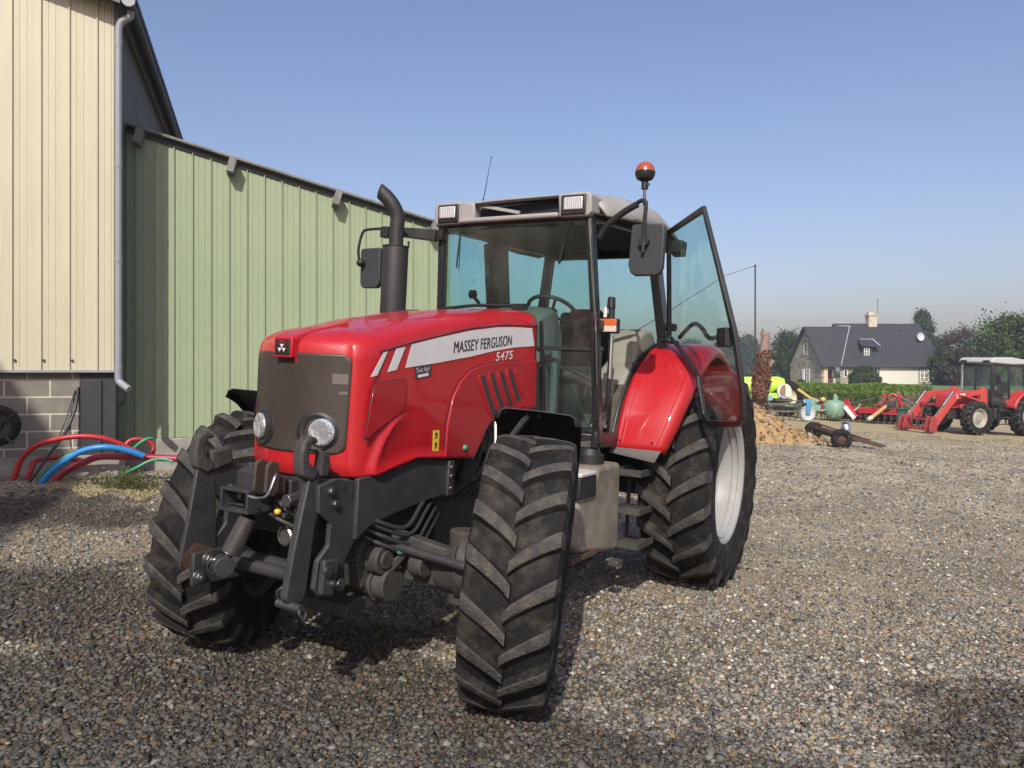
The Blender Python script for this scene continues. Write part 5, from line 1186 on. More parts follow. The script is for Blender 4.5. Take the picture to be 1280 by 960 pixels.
# ================================================================ HOUSE
HR = Matrix(((math.cos(R(5)), -math.sin(R(5)), 0, 34.27), (math.sin(R(5)), math.cos(R(5)), 0, 84), (0, 0, 1, 0), (0, 0, 0, 1)))
HS = empty('stone_house', label='long stone and white house with steep slate roofs beyond the hedge', cat='house'); HS.matrix_world = HR
M['stone'] = block_mat('rubble_stone', (.42, .365, .275), (.24, .21, .17), .62, .30, .6, .06)
M['slate'] = mat('slate_roof', (.026, .028, .032), .6, noise=.8, nscale=1.2, col2=(.046, .047, .050), bump=.3, bscale=12, detail=9)
M['render'] = mat('white_render', (.62, .59, .51), .8, noise=.4, nscale=1, col2=(.55, .52, .44))
M['pane'] = mat('window_pane', (.03, .035, .04), .08, spec=.8)
M['frame'] = mat('white_frame', (.75, .75, .73), .5)
zb = -.6; ze = 2.22
mb = MB(); mb.add([(0, 0, zb), (0, 7.65, zb), (0, 7.65, 2.3), (0, 3.8, 6.33), (0, 0, 2.25)], [(0, 1, 2, 3, 4)]); gw = mb.build('gable_wall', None or M['stone'], HS, smooth=0)
gm = block_mat('gable_stone', (.48, .42, .32), (.32, .28, .22), .62, .30, .65, .06, 'Y'); gw.data.materials[0] = gm
mb = MB(); mb.add([(0, 0, zb), (.25, 0, zb), (.25, 0, ze), (0, 0, ze)], [(0, 1, 2, 3)]); mb.add([(2.15, 0, zb), (6.4, 0, zb), (6.4, 0, ze), (2.15, 0, ze)], [(0, 1, 2, 3)]); mb.build('front_wall', M['stone'], HS, smooth=0)
mb = MB(); mb.add([(6.4, 0, zb), (14.1, 0, zb), (14.1, 0, ze), (6.4, 0, ze)], [(0, 1, 2, 3)]); mb.add([(14.1, 0, zb), (14.1, 10, zb), (14.1, 10, 2.3), (14.1, 5, 6.9), (14.1, 0, 2.3)], [(0, 1, 2, 3, 4)]); mb.build('white_wall', M['render'], HS, smooth=0)
mb = MB(); mb.box((1.2, 1.1, .8), (1.9, .1, 2.9)); mb.box((.35, .55, .8), (.25, 1.1, 2.9)); mb.box((.45, -.02, .8), (.45, .12, 2.9)); mb.box((1.25, -.02, 2.08), (1.9, .14, .22)); mb.build('porch', mat('pinkish_porch', (.55, .44, .33), .8), HS)
mb = MB(); mb.box((1.35, 1.0, .55), (.95, .06, 2.1)); dr = mb.build('door', mat('brown_door', (.07, .035, .025), .6), HS)
mb = MB(); mb.box((.80, .98, .6), (.28, .06, 2.0)); mb.box((1.75, .95, 1.3), (.2, .1, .9)); mb.build('door_side_panel', M['frame'], dr)
def window(M4, w_, h_, parent=HS, nx=2, ny=3, shutter=False):
    mb = MB()
    for c, d in (((0, -.03, h_/2), (w_, .06, .08)), ((0, -.03, -h_/2), (w_, .06, .08)), ((-w_/2, -.03, 0), (.08, .06, h_)), ((w_/2, -.03, 0), (.08, .06, h_))): mb.box(c, d, M=M4)
    for i in range(1, nx): mb.box((-w_/2+w_*i/nx, -.04, 0), (.09, .05, h_), M=M4)
    for j in range(1, ny): mb.box((0, -.035, -h_/2+h_*j/ny), (w_, .04, .04), M=M4)
    f = mb.build('window', M['frame'], parent)
    mb = MB(); mb.box((0, -.012, 0), (w_, .01, h_), M=M4); mb.build('pane', M['pane'], f)
    if shutter: mb = MB(); mb.box((-w_/2-.25, -.08, 0), (.5, .05, h_), M=M4); mb.build('shutter', M['frame'], f)
LG = Matrix.Rotation(R(-90), 4, 'Z')
window(Matrix.Translation((0, 3.4, .95)) @ LG, 1.1, 1.5, shutter=True)
window(Matrix.Translation((0, 3.7, 4.0)) @ LG, .75, 1.15, nx=1)
window(Matrix.Translation((11.95, 0, 1.0)), .95, 1.35)
window(Matrix.Translation((2.75, 0, 1.25)), .35, .8, nx=1, ny=1)
mb = MB(); mb.box((11.95, -.01, 1.0), (1.35, .03, 1.8)); mb.box((13.4, -.012, .8), (1.4, .03, 2.8)); mb.build('stone_panel', M['stone'], HS)
def slab(pts, t, name, m, parent=HS):
    a, b, c = map(Vector, pts[:3]); n_ = (b-a).cross(c-a).normalized()
    if n_.z < 0: n_ = -n_
    k = len(pts); mb = MB(); mb.add([Vector(p) for p in pts]+[Vector(p)+n_*t for p in pts], [tuple(range(k))[::-1], tuple(range(k, 2*k))]+[(i, (i+1) % k, k+(i+1) % k, k+i) for i in range(k)]); return mb.build(name, m, parent, smooth=0)
rf = slab([(1.9, -.35, 1.95), (14.5, -.35, 1.95), (14.5, 5.0, 7.02), (4.0, 5.0, 7.02)], .10, 'main_roof', M['slate'])
slab([(4.0, 5.01, 7.02), (14.5, 5.01, 7.02), (14.5, 10.3, 2.0), (4.0, 10.3, 2.0)], .10, 'rear_roof', M['slate'])
slab([(-.3, -.40, 1.95), (2.0, -.40, 1.95), (5.3, 3.8, 6.52), (-.3, 3.8, 6.52)], .16, 'wing_roof', M['slate'])
slab([(-.3, 3.81, 6.52), (5.3, 3.81, 6.52), (5.3, 8.0, 2.0), (-.3, 8.0, 2.0)], .16, 'wing_roof', M['slate'])
mb = MB(); mb.bar((2.0, -.42, 2.12), (5.3, 3.78, 6.70), .12, .05); mb.bar((4.0, 3.8, 6.74), (5.3, 3.8, 6.74), .14, .05); mb.bar((4.2, 5, 7.13), (5.5, 5, 7.13), .14, .05); mb.build('zinc_flashing', mat('zinc_flashing', (.5, .52, .55), .45), HS)
mb = MB(); mb.tube([(-.3, -.45, 1.98), (14.5, -.45, 1.98)], .07, n=8); mb.tube([(6.6, -.08, 1.9), (6.6, -.08, -.4)], .05, n=8); mb.build('gutter', mat('dark_gutter', (.05, .05, .055), .5), HS)
# dormer
dz = 3.45
mb = MB(); mb.box((5.85, 1.9, dz+.15), (1.1, 1.9, 1.5)); dmr = mb.build('dormer', M['slate'], HS, smooth=0)
slab([(5.0, .65, dz+.75), (7.2, .65, dz+.75), (7.4, 2.6, dz+1.6), (5.6, 2.6, dz+1.6)], .10, 'dormer_roof', M['slate'], dmr)
window(Matrix.Translation((5.75, .94, dz+.05)), .55, 1.15, dmr)
mb = MB(); mb.bar((5.9, 2.55, dz+1.72), (7.4, 2.55, dz+1.72), .1, .05); mb.bar((7.4, 2.55, dz+1.72), (7.2, .7, dz+.88), .1, .05); mb.build('zinc_flashing', mat('zinc_flashing2', (.5, .52, .55), .45), dmr)
mb = MB(); mb.box((8.6, 4.9, 7.1), (1.0, .8, 1.9)); mb.box((8.65, 4.9, 8.08), (1.3, 1.0, .14)); mb.box((8.5, 4.9, 8.3), (.65, .5, .3)); chm = mb.build('chimney', block_mat('pale_chimney', (.55, .48, .38), (.5, .45, .38), .5, .25, .2), HS, smooth=0)
mb = MB(); mb.cyl((9.4, 4.9, 8.1), (9.4, 4.9, 10.0), .025, n=6); mb.cyl((9.2, 4.9, 9.85), (9.6, 4.9, 9.85), .02, n=5); mb.build('aerial', M['iron'], chm)
mb = MB(); Md = Matrix.Translation((13.1, 2.4, 5.45)) @ Euler((R(-8), 0, R(8))).to_matrix().to_4x4(); mb.lathe([(.0, .10), (.25, .06), (.45, -.03), (.48, -.04), (.46, -.01), (.25, .08)], 24, Md); mb.cyl((13.1, 2.6, 5.4), (13.2, 3.0, 4.8), .03); mb.build('satellite_dish', mat('dish_grey', (.5, .5, .5), .6), HS)

# ================================================================ YARD CLUTTER
# utility pole with its wire
xp = PX(944, 27); zp = G(xp, 27); mb = MB(); mb.cyl((xp, 27, zp-.3), (xp, 27, CAM_H+131*27/FPX), .035, .025, n=10); UP = mb.build('pole', M['iron'], None); tag(UP, 'thin dark metal pole standing beside the ivy covered stump', 'pole')
tp0 = Vector((xp, 27, CAM_H+130*27/FPX)); tp1 = W(905, 345, 25.0); tp2 = W(838, 388, 19.5)
mb = MB(); mb.tube([tp0, tp1], .010, n=6); mb.tube([tp1, tp2, W(700, 470, 12.5)], .010, n=6); mb.sphere(tp0, .05); o = mb.build('wire', mat('rusty_wire', (.16, .06, .06), .6), None, weld=False); tag(o, 'wire running from the top of the thin pole down behind the cab door', 'wire')
# stump wrapped in ivy
xs_ = PX(951, 25.5); zs0 = G(xs_, 25.5)
ST_ = empty('tree_stump', (xs_, 25.5, zs0), label='tall broken tree stump wrapped in reddish ivy, beside the thin pole', cat='tree stump')
mb = MB(); rr = random.Random(3)
mb.tube(bez([(-.12, 0, -.2), (-.06, 0, 1.0), (.02, 0, 1.9), (.10, 0, 2.6), (.16, 0, 3.22)], 5), [.22-.0045*i for i in range(21)], n=14)
mb.cyl((.10, 0, 2.0), (.42, 0, 2.35), .10, .08, n=10); mb.prism([(-.0, 3.2), (.06, 3.42), (.14, 3.30), (.31, 3.30), (.30, 3.15)], lambda a, b, d: (a, -.07+d, b), .14)
sb_ = mb.build('trunk', mat('peeled_trunk', (.26, .19, .15), .9, noise=.8, nscale=8, col2=(.16, .10, .08), bump=.5), ST_, smooth=60)
P = []
for _ in range(5200):
    f = random.random()**1.1; a = random.random()*6.283; zz = -.05+2.75*f
    if random.random() < (f-.55)*1.6: continue
    rr_ = (.235-.06*f)*(1+.35*random.random())*(1+.18*math.sin(zz*5+a*2)); P.append((-.12+.22*f+rr_*math.cos(a), rr_*math.sin(a), zz))
P = np.array(P); lo_ = P[:, 2] < 1.1
leaves(P[~lo_], .055, 'ivy', LM['red'], ST_); leaves(P[lo_], .055, 'ivy', leaf_mat('dull_ivy', (.10, .06, .035), (.16, .12, .06)), ST_)
# heap of ochre rubble
def heap():
    H0, H1 = 934, 1018; Y0 = 21.5
    root = empty('rubble_heap', (PX(975, Y0), Y0, G(PX(975, Y0), Y0)), label='heap of ochre earth and rubble at the foot of the ivy stump', cat='rubble heap')
    def hz(u, v):   # u -1..1 across, v -1..1 deep
        e = interp(u, [-1.3, -1.0, -.85, -.5, -.1, .3, .7, 1.0], [0, .35, 1.12, .98, .60, .34, .12, 0]); return max(-.05, e*(1-v*v))+.05*math.sin(u*19+v*5)*math.cos(v*13+u*7)*(e > .02)
    rows = []
    for u in np.linspace(-1.3, 1.0, 60):
        rows.append([(u*1.25, v*1.15, hz(u, v)-.02+rng.normal()*.012) for v in np.linspace(-1, 1, 40)])
    mb = MB(); mb.grid(rows); M['ochre'] = mat('ochre_earth', (.37, .25, .12), .95, noise=.9, nscale=7, col2=(.22, .135, .06), bump=.8, bscale=14, bdist=.05)
    mb.build('earth', M['ochre'], root, smooth=60)
    def chunks(name, m, n, s0, s1, k0):
        mb = MB()
        for _ in range(n):
            u = random.triangular(-1.2, 1.1, k0); v = random.uniform(-1.05, .5); s = random.uniform(s0, s1); z = hz(u, v)
            Mx = Matrix.Translation((u*1.25, v*1.15, z+s*.2)) @ Euler((random.random()*6, random.random()*6, random.random()*6)).to_matrix().to_4x4() @ Matrix.Diagonal((1, random.uniform(.5, .9), random.uniform(.4, .8), 1))
            vs = [Vector(p)*s*random.uniform(.7, 1.2) for p in ((1, 0, 0), (-1, 0, 0), (0, 1, 0), (0, -1, 0), (0, 0, 1), (0, 0, -1), (.6, .6, .5), (-.6, .5, -.5))]
            bm = bmesh.new(); [bm.verts.new(q) for q in vs]; bmesh.ops.convex_hull(bm, input=bm.verts); bm.verts.ensure_lookup_table(); bm.verts.index_update()
            mb.add([q.co for q in bm.verts], [tuple(q.index for q in f.verts) for f in bm.faces], Mx); bm.free()
        return tag(mb.build(name, m, root, smooth=0, weld=False), kind='stuff')
    chunks('lumps', M['ochre'], 170, .03, .10, -.6); chunks('pale_stones', mat('pale_rubble', (.36, .32, .26), .9, noise=.5, nscale=9), 50, .03, .09, .3); chunks('dark_lumps', mat('dark_soil', (.14, .085, .05), .95), 60, .04, .10, -.3)
heap()
# rusty two-wheeled trailer chassis with a milk churn on it
def trailer():
    A = W(1017, 545, 22.8); B = W(1052, 557, 19.8); A.z = G(A.x, A.y); B.z = G(B.x, B.y); tip = W(1101, 549, 19.8); tip.z = G(tip.x, tip.y)+.12
    root = empty('trailer_chassis', ((A.x+B.x)/2, (A.y+B.y)/2, G((A.x+B.x)/2, (A.y+B.y)/2)), label='rusty two wheeled trailer chassis lying low on the gravel', cat='trailer')
    o_ = Vector(root.location); ax = (A-B).normalized(); yaw = math.atan2(ax.y, ax.x)-math.pi/2
    for P_ in (A, B):
        mb = MB(); Mw = Matrix.Translation(P_-o_+Vector((0, 0, .25))) @ Euler((0, 0, yaw)).to_matrix().to_4x4()
        mb.lathe([(.12, -.09), (.14, -.115), (.21, -.12), (.25, -.10), (.262, -.05), (.262, .05), (.25, .10), (.21, .12), (.14, .115), (.12, .09)], 28, Mw, closed=True); ww = mb.build('wheel', M['rubber'], root)
        mb = MB(); mb.lathe([(.0, -.06), (.05, -.06), (.10, -.03), (.13, -.09), (.13, .09), (.10, .03), (0, .05)], 20, Mw); mb.build('rim', M['rust'], ww)
    mb = MB(); a = A-o_+Vector((0, 0, .27)); b = B-o_+Vector((0, 0, .27)); t = tip-o_; ctr = (a+b)/2
    mb.bar(a, b, .09, .09); mb.bar(a+(b-a)*.12+Vector((0, 0, .10)), t, .07, .10); mb.bar(a+(b-a)*.85+Vector((0, 0, .08)), t, .07, .10)
    mb.bar(a+(b-a)*.1+Vector((0, 0, .22)), t+Vector((-.2, .2, .12)), .04, .04); mb.bar(a+(b-a)*.5+Vector((0, 0, .10)), t, .05, .06); back = (ctr-t).normalized()
    mb.bar(a+back*.2+Vector((0, 0, .08)), b+back*.25+Vector((0, 0, .05)), .06, .08); mb.bar(ctr+(t-ctr)*.45+(a-b)*.22, ctr+(t-ctr)*.45-(a-b)*.22, .06, .06); mb.box(t+Vector((.04, 0, 0)), (.14, .10, .06)); mb.box(a+Vector((.05, 0, .12)), (.22, .16, .22))
    mb.build('frame', M['rust'], root, bevel=.006)
    mb = MB(); c = W(1057, 533, 20.6); mb.tube([c+Vector((0, 0, -.12)), c+Vector((0, 0, .02)), c+Vector((0, 0, .07)), c+Vector((0, 0, .11)), c+Vector((0, 0, .14))], [.13, .135, .10, .12, .12], n=24); o = mb.build('steel_drum', M['chrome'], None, smooth=40); tag(o, 'small shiny steel drum resting on the rusty trailer chassis', 'drum')
trailer()

# ---- red power harrow
def harrow():
    x0, x1 = PX(1040, 35), PX(1152, 34); y0, y1 = 36, 33.6
    dx, dy = (x1-x0), (y1-y0); a0 = math.atan2(dy, dx); Lh = math.hypot(dx, dy); zg = G(x0, y0)
    root = empty('harrow', (x0, y0, zg), rot=(0, math.atan2(G(x0, y0)-G(x1, y1), Lh), a0), label='wide red harrow with dark tines parked before the hedge', cat='harrow')
    HRd = mat('harrow_red', (.42, .012, .022), .45, noise=.5, nscale=4, col2=(.24, .02, .02))
    mb = MB(); mb.bar((0, 0, .62), (Lh, 0, .62), .28, .16); mb.bar((0, .6, .55), (Lh, .6, .55), .10, .10); mb.bar((.0, -.45, .50), (Lh, -.45, .50), .08, .08)
    for q in (.1, .35, .6, .85): mb.bar((Lh*q, -.5, .55), (Lh*q, .65, .60), .08, .10)
    mb.prism([(.05, .60), (.35, .95), (.6, 1.05), (.72, .70), (.9, .62)], lambda a, b, d: (a+.5, -.12+d, b), .05)
    mb.prism([(0, .3), (-.05, .75), (.15, .85), (.3, .5), (.25, .25)], lambda a, b, d: (a, -.5+d, b), .06)
    fr = mb.build('frame', HRd, root, bevel=.012)
    mb = MB()
    for c in (2.55, 3.15): mb.bar((c, -.2, .65), (c+.08, .0, 1.35), .07, .05); mb.bar((c, .5, .62), (c+.08, .05, 1.35), .07, .05)
    mb.bar((2.5, .0, 1.30), (3.35, .0, 1.30), .08, .08); mb.bar((2.2, -.3, .8), (3.0, .0, 1.15), .06, .06); mb.bar((3.4, -.3, .75), (3.1, .0, 1.3), .06, .06); mb.build('headstock', HRd, root, bevel=.01)
    mb = MB(); mb.box((2.85, -.05, .92), (.42, .40, .32)); mb.cyl((2.85, -.1, .95), (2.85, -.5, .85), .10); mb.build('gearbox', M['iron_dirty'], root, bevel=.03)
    mb = MB(); mb.tube([(2.80, -.1, 1.28), (2.95, -.12, 1.40), (3.1, -.1, 1.3)], .05); mb.build('orange_guard', M['orange'], root)
    mb = MB(); mb.cyl((2.75, -.35, .85), (2.25, -1.1, .32), .075, .085); mb.build('drive_shaft_guard', mat('dirty_yellow_plastic', (.45, .27, .10), .7), root); 
    mb = MB(); mb.cyl((2.25, -1.1, .32), (2.12, -1.25, .22), .11, .08); mb.build('shaft_yoke', mat('pale_yoke', (.55, .48, .38), .6), root)
    mb = MB(); mb.tube([(.9, .1, .75), (1.7, .05, 1.0), (2.2, .0, 1.15)], .045); mb.tube([(3.25, 0, 1.25), (3.8, -.1, .95), (4.2, -.2, .8)], .045); mb.build('hydraulic_ram', M['steel'], root)
    n = 17
    for k in range(n):
        x = Lh*(k+.5)/n; mb = MB()
        for dy_ in (-.42, .12, .55): mb.tube([(x, dy_, .52), (x+.02, dy_-.06, .30), (x+.03, dy_-.14, .04)], [.03, .026, .016], n=6)
        mb.box((x, .1, .46), (.12, .9, .12)); tag(mb.build('tine', M['iron_dirty'], root), None)
    mb = MB(); mb.cyl((.1, 1.0, .26), (Lh-.1, 1.0, .26), .24, n=18); mb.build('roller', M['rust'], root)
harrow()
# ---- mint green spreader
def spreader():
    x = PX(1043, 34.6); y = 34.6; root = empty('spreader', (x, y, G(x, y)), label='mint green spreader with a white and red striped board, left of the harrow', cat='spreader')
    mg = mat('mint_paint', (.20, .34, .24), .5, noise=.6, nscale=5, col2=(.14, .22, .15))
    mb = MB(); mb.tube([(0, 0, .12), (0, 0, .35), (.0, 0, .75), (.02, 0, .92), (.02, 0, .97)], [.25, .45, .50, .36, .20], n=22); mb.cyl((.05, 0, .9), (.05, 0, 1.18), .12, .10); mb.build('hopper', mg, root, smooth=50)
    mb = MB()
    for s in (-1, 1): mb.tube(bez([(s*.4, -.1, .55), (s*.75, -.15, .50), (s*1.0, -.15, .62), (s*1.1, -.15, .80)], 4), .04)
    mb.prism([(-1.15, .45), (-1.05, .95), (-.9, 1.02), (-.92, .8), (-.6, .72), (-.62, .55), (-.85, .4)], lambda a, b, d: (a, .0+d, b), .25); mb.tube(bez([(-.3, -.48, .2), (-.1, -.55, .5), (.15, -.5, .8)], 4), .03); mb.build('arm', mg, root, bevel=.02)
    mb = MB(); mb.bar((.28, -.5, .72), (.72, -.5, .20), .03, .26); bd_ = mb.build('warning_board', M['white_decal'], root)
    mb = MB(); mb.bar((.36, -.515, .80), (.80, -.515, .26), .02, .11); mb.build('red_stripe', mat('stripe_red', (.5, .03, .05), .5), bd_)
    mb = MB(); mb.cyl((.02, 0, 1.1), (.02, 0, 1.25), .07, .03); mb.build('hopper_cap', mat('cap_pink', (.5, .3, .25), .6), root)
spreader()
# ---- dark cultivator with a yellow arm
def cultivator():
    x = PX(1016, 36); y = 36; root = empty('cultivator', (x, y, G(x, y)), label='dark cultivator with a raised yellow arm, left of the mint spreader', cat='cultivator')
    mb = MB(); mb.bar((-.9, 0, .45), (1.1, 0, .45), .5, .10); mb.bar((-.9, .4, .55), (1.1, .4, .55), .1, .1); mb.box((.35, .1, .75), (.5, .4, .5)); mb.box((-.5, .1, .62), (.5, .35, .3)); mb.build('frame', M['iron_dirty'], root, bevel=.02)
    for k in range(7):
        mb = MB(); mb.lathe([(.02, -.02), (.24, 0), (.02, .02)], 20, Matrix.Translation((-.8+.28*k, -.2, .24)) @ Euler((0, 0, R(75))).to_matrix().to_4x4()); mb.build('disc', M['rust'], root)
    mb = MB(); mb.bar((-.75, -.1, 1.42), (-.15, -.1, .98), .12, .12); mb.bar((-.15, -.1, 1.0), (.25, -.1, .85), .1, .1); mb.sphere((.42, -.15, .92), .13); mb.build('yellow_arm', mat('yellow_paint', (.50, .38, .09), .5), root, bevel=.02)
    mb = MB(); mb.tube([(-.55, -.2, .82), (-.1, -.22, .86), (.05, -.2, .78)], .11); mb.build('blue_tube', mat('pale_blue', (.15, .27, .34), .5), root)
cultivator()
# ---- seed drill with blue wheel arm
def drill():
    x = PX(982, 33.5); y = 33.5; root = empty('seed_drill', (x, y, G(x, y)), label='old seed drill with a blue wheel arm, behind the rubble heap', cat='seed drill')
    bl = mat('blue_paint', (.06, .25, .45), .5, noise=.5, nscale=5, col2=(.05, .16, .28))
    mb = MB(); mb.bar((-1.5, 0, .70), (.7, 0, .70), .12, .10); mb.bar((-1.5, .35, .55), (.7, .35, .55), .12, .12); mb.bar((-1.5, -.35, .42), (.5, -.35, .40), .08, .08); mb.bar((-.5, -.1, .9), (.6, -.15, .85), .07, .05); mb.build('frame', mat('dark_green_frame', (.08, .10, .07), .7, noise=.6, nscale=7, col2=(.12, .09, .06)), root, bevel=.01)
    mb = MB(); mb.lathe([(.02, -.05), (.06, -.05), (.07, -.02), (.20, -.015), (.27, -.06), (.31, -.06), (.31, .06), (.27, .06), (.20, .015), (.02, .03)], 24, Matrix.Translation((.82, -.4, .33)))
    for k in range(16): a = k*math.pi/8; mb.box((.82+.32*math.cos(a), -.4, .33+.32*math.sin(a)), (.06, .12, .05), rot=(0, -a, 0))
    mb.build('wheel', mat('pale_grey_wheel', (.42, .44, .44), .6), root)
    mb = MB(); mb.box((.82, -.50, .60), (.20, .06, .62), rot=(0, R(4), 0)); mb.build('wheel_arm', bl, root, bevel=.03)
    for k in range(8): mb = MB(); mb.tube([(-1.3+.26*k, -.35, .5), (-1.32+.26*k, -.4, .2), (-1.28+.26*k, -.5, .03)], .025, n=6); mb.build('coulter', M['rust'], root)
    mb = MB(); mb.box((-.9, .0, .98), (.55, .4, .22)); mb.bar((-.35, -.05, 1.05), (.15, -.05, 1.0), .1, .08); mb.build('blue_box', mat('faded_blue', (.20, .32, .42), .5), root, bevel=.02)
drill()
# ---- lime tank on wheels
def tank():
    x = PX(958, 37); y = 37; root = empty('slurry_tank', (x, y, G(x, y)), label='lime green tank with a big dark tyre at its end, behind the ivy stump', cat='tank')
    lm = mat('lime_paint', (.42, .66, .06), .4, noise=.4, nscale=3, col2=(.35, .55, .07))
    mb = MB(); mb.tube([(-1.6, .3, 1.45), (-1.5, .28, 1.48), (.55, 0, 1.50), (.80, -.02, 1.48)], [.36, .42, .42, .34], n=26); mb.box((.1, -.3, 1.0), (1.0, .5, .25)); mb.build('barrel', lm, root, smooth=50)
    mb = MB(); mb.cyl((.66, -.50, 1.22), (.68, -.60, 1.22), .36, n=28); pl = mb.build('end_plate', mat('white_ring', (.68, .62, .5), .5), root)
    mb = MB(); mb.cyl((.67, -.605, 1.24), (.675, -.615, 1.24), .28, n=28); mb.build('plate_centre', mat('tan_disc', (.30, .18, .12), .8), pl)
    mb = MB(); mb.lathe([(.45, -.2), (.5, -.25), (.8, -.25), (.86, -.15), (.86, .15), (.8, .25), (.5, .25), (.45, .2)], 34, Matrix.Translation((1.0, .05, .86)) @ Euler((0, 0, R(20))).to_matrix().to_4x4(), closed=True); ww = mb.build('wheel', M['rubber'], root)
    mb = MB(); mb.lathe([(0, -.1), (.2, -.1), (.35, -.02), (.45, -.2), (.47, -.2), (.47, .2)], 28, Matrix.Translation((1.0, .05, .86)) @ Euler((0, 0, R(20))).to_matrix().to_4x4()); mb.build('rim', mat('cream_rim', (.6, .58, .42), .5), ww)
    mb = MB(); mb.bar((-1.6, .1, .75), (1.2, -.1, .75), .3, .14); mb.bar((-1.4, 0, .75), (-1.4, 0, .05), .1, .1); mb.build('frame', M['iron_dirty'], root)
tank()

# ---- loader tractor on the right
def tractor2():
    f = Vector((-.9455, -.3256, .049*.9455)).normalized(); u = Vector((.049, 0, 1)).normalized(); l = u.cross(f)
    wl = Vector((17.7, 29.0, -.867)); o_ = wl-l*.85
    root = empty('tractor', label='smaller red tractor with a front loader, parked on the sandy strip at the right', cat='tractor')
    root.matrix_world = Matrix(((f.x, l.x, u.x, o_.x), (f.y, l.y, u.y, o_.y), (f.z, l.z, u.z, o_.z), (0, 0, 0, 1)))
    faded = mat('faded_red_paint', (.42, .03, .03), .45, noise=.5, nscale=5, col2=(.42, .05, .04), spec=.4)
    fr2 = mat('faded_red_loader', (.47, .055, .045), .5, noise=.7, nscale=4, col2=(.35, .045, .035))
    cream = mat('cream_rim_paint', (.36, .335, .275), .6, noise=.6, nscale=6)
    for s in (1, -1):
        make_wheel(root, (0, s*.85, .66), (0, 0, 0), .66, .40, .36, .03, 18, outer=s, simple=True, rim_m=cream, dish=.10)
        make_wheel(root, (-2.55, s*.95, .82), (0, 0, 0), .82, .48, .48, .04, 18, outer=s, simple=True, rim_m=cream, dish=.14)
        mb = MB(); P = []
        for a in np.linspace(R(15), R(160), 20): P.append([(-2.55+rr*math.cos(a), s*yy, .84+rr*math.sin(a)) for rr, yy in ((.95, .62), (.98, .66), (.98, 1.12), (.93, 1.18))])
        mb.grid(P); mb.build('rear_fender', faded, root, solid=.01)
    mb = MB(); mb.prism([(.75, .95), (.78, 1.35), (.70, 1.52), (.2, 1.60), (-.9, 1.72), (-.95, 1.05), (0, 1.0)], lambda a, b, d: (a, -.34+d, b), .68); mb.build('bonnet', faded, root, bevel=.05, seg=3)
    mb = MB(); mb.box((-.4, 0, .8), (2.2, .5, .5)); mb.bar((0, -.7, .62), (0, .7, .62), .14, .14); mb.box((-1.9, 0, .85), (1.4, .5, .5)); mb.build('engine_block', M['iron'], root, bevel=.03)
    mb = MB(); mb.cyl((-2.55, -.9, .82), (-2.55, .9, .82), .16); mb.box((-1.45, .55, .85), (.6, .3, .45)); mb.build('rear_axle', M['iron'], root, bevel=.02)
    # cab
    mb = MB()
    for s in (1, -1):
        for a, b in (((-1.02, s*.60, 2.740), (-.95, s*.68, 1.2)), ((-1.75, s*.70, 2.740), (-1.80, s*.76, 1.3)), ((-2.62, s*.66, 2.740), (-2.72, s*.70, 1.660))): mb.bar(a, b, .07, .07, up=(1, 0, 0))
        mb.bar((-1.0, s*.62, 2.740), (-2.65, s*.66, 2.740), .06, .08); mb.bar((-.95, s*.68, 1.22), (-1.8, s*.74, 1.25), .06, .10)
    mb.bar((-.98, -.68, 1.25), (-.98, .68, 1.25), .05, .08); mb.build('cab_frame', M['cabframe'], root, bevel=.01)
    pane([(-1.0, -.60, 2.704), (-1.0, .60, 2.704), (-.94, .66, 1.3), (-.94, -.66, 1.3)], 'windscreen', root)
    for s in (1, -1): pane([(-1.05, s*.615, 2.704), (-1.74, s*.70, 2.704), (-1.79, s*.75, 1.3), (-.98, s*.68, 1.3)], 'door_window', root); pane([(-1.78, s*.70, 2.704), (-2.60, s*.66, 2.704), (-2.68, s*.70, 1.840), (-1.8, s*.75, 1.840)], 'rear_side_window', root)
    pane([(-2.64, -.62, 2.704), (-2.64, .62, 2.704), (-2.72, .66, 1.780), (-2.72, -.66, 1.780)], 'rear_window', root)
    mb = MB(); mb.prism([(-.82, 2.812), (-.84, 2.932), (-1.0, 3.028), (-1.9, 3.076), (-2.75, 3.004), (-2.80, 2.836), (-1.9, 2.788)], lambda a, b, d: (a, -.74+d, b), 1.48); mb.build('cab_roof', mat('pale_roof', (.42, .42, .41), .5), root, bevel=.05, seg=3)
    for s in (1, -1): mb = MB(); mb.box((-.83, s*.50, 2.860), (.08, .26, .10)); mb.build('work_light', M['black'], root, bevel=.01)
    mb = MB(); mb.box((-2.1, 0, 1.360), (.5, .5, .3)); mb.box((-2.4, 0, 1.840), (.15, .45, .6)); mb.box((-1.25, .0, 1.480), (.3, .4, .5)); mb.build('seat', M['seat'], root, bevel=.04)
    mb = MB(); mb.box((-1.8, 0, 1.2), (1.6, 1.2, .1)); mb.build('cab_floor', M['darktrim'], root)
    mb = MB(); mb.tube(bez([(-.85, -.55, 1.540), (-.85, -.55, 2.260), (-.83, -.55, 2.500), (-.78, -.50, 2.740)], 4), .045, n=12); mb.build('exhaust', M['chrome'], root)
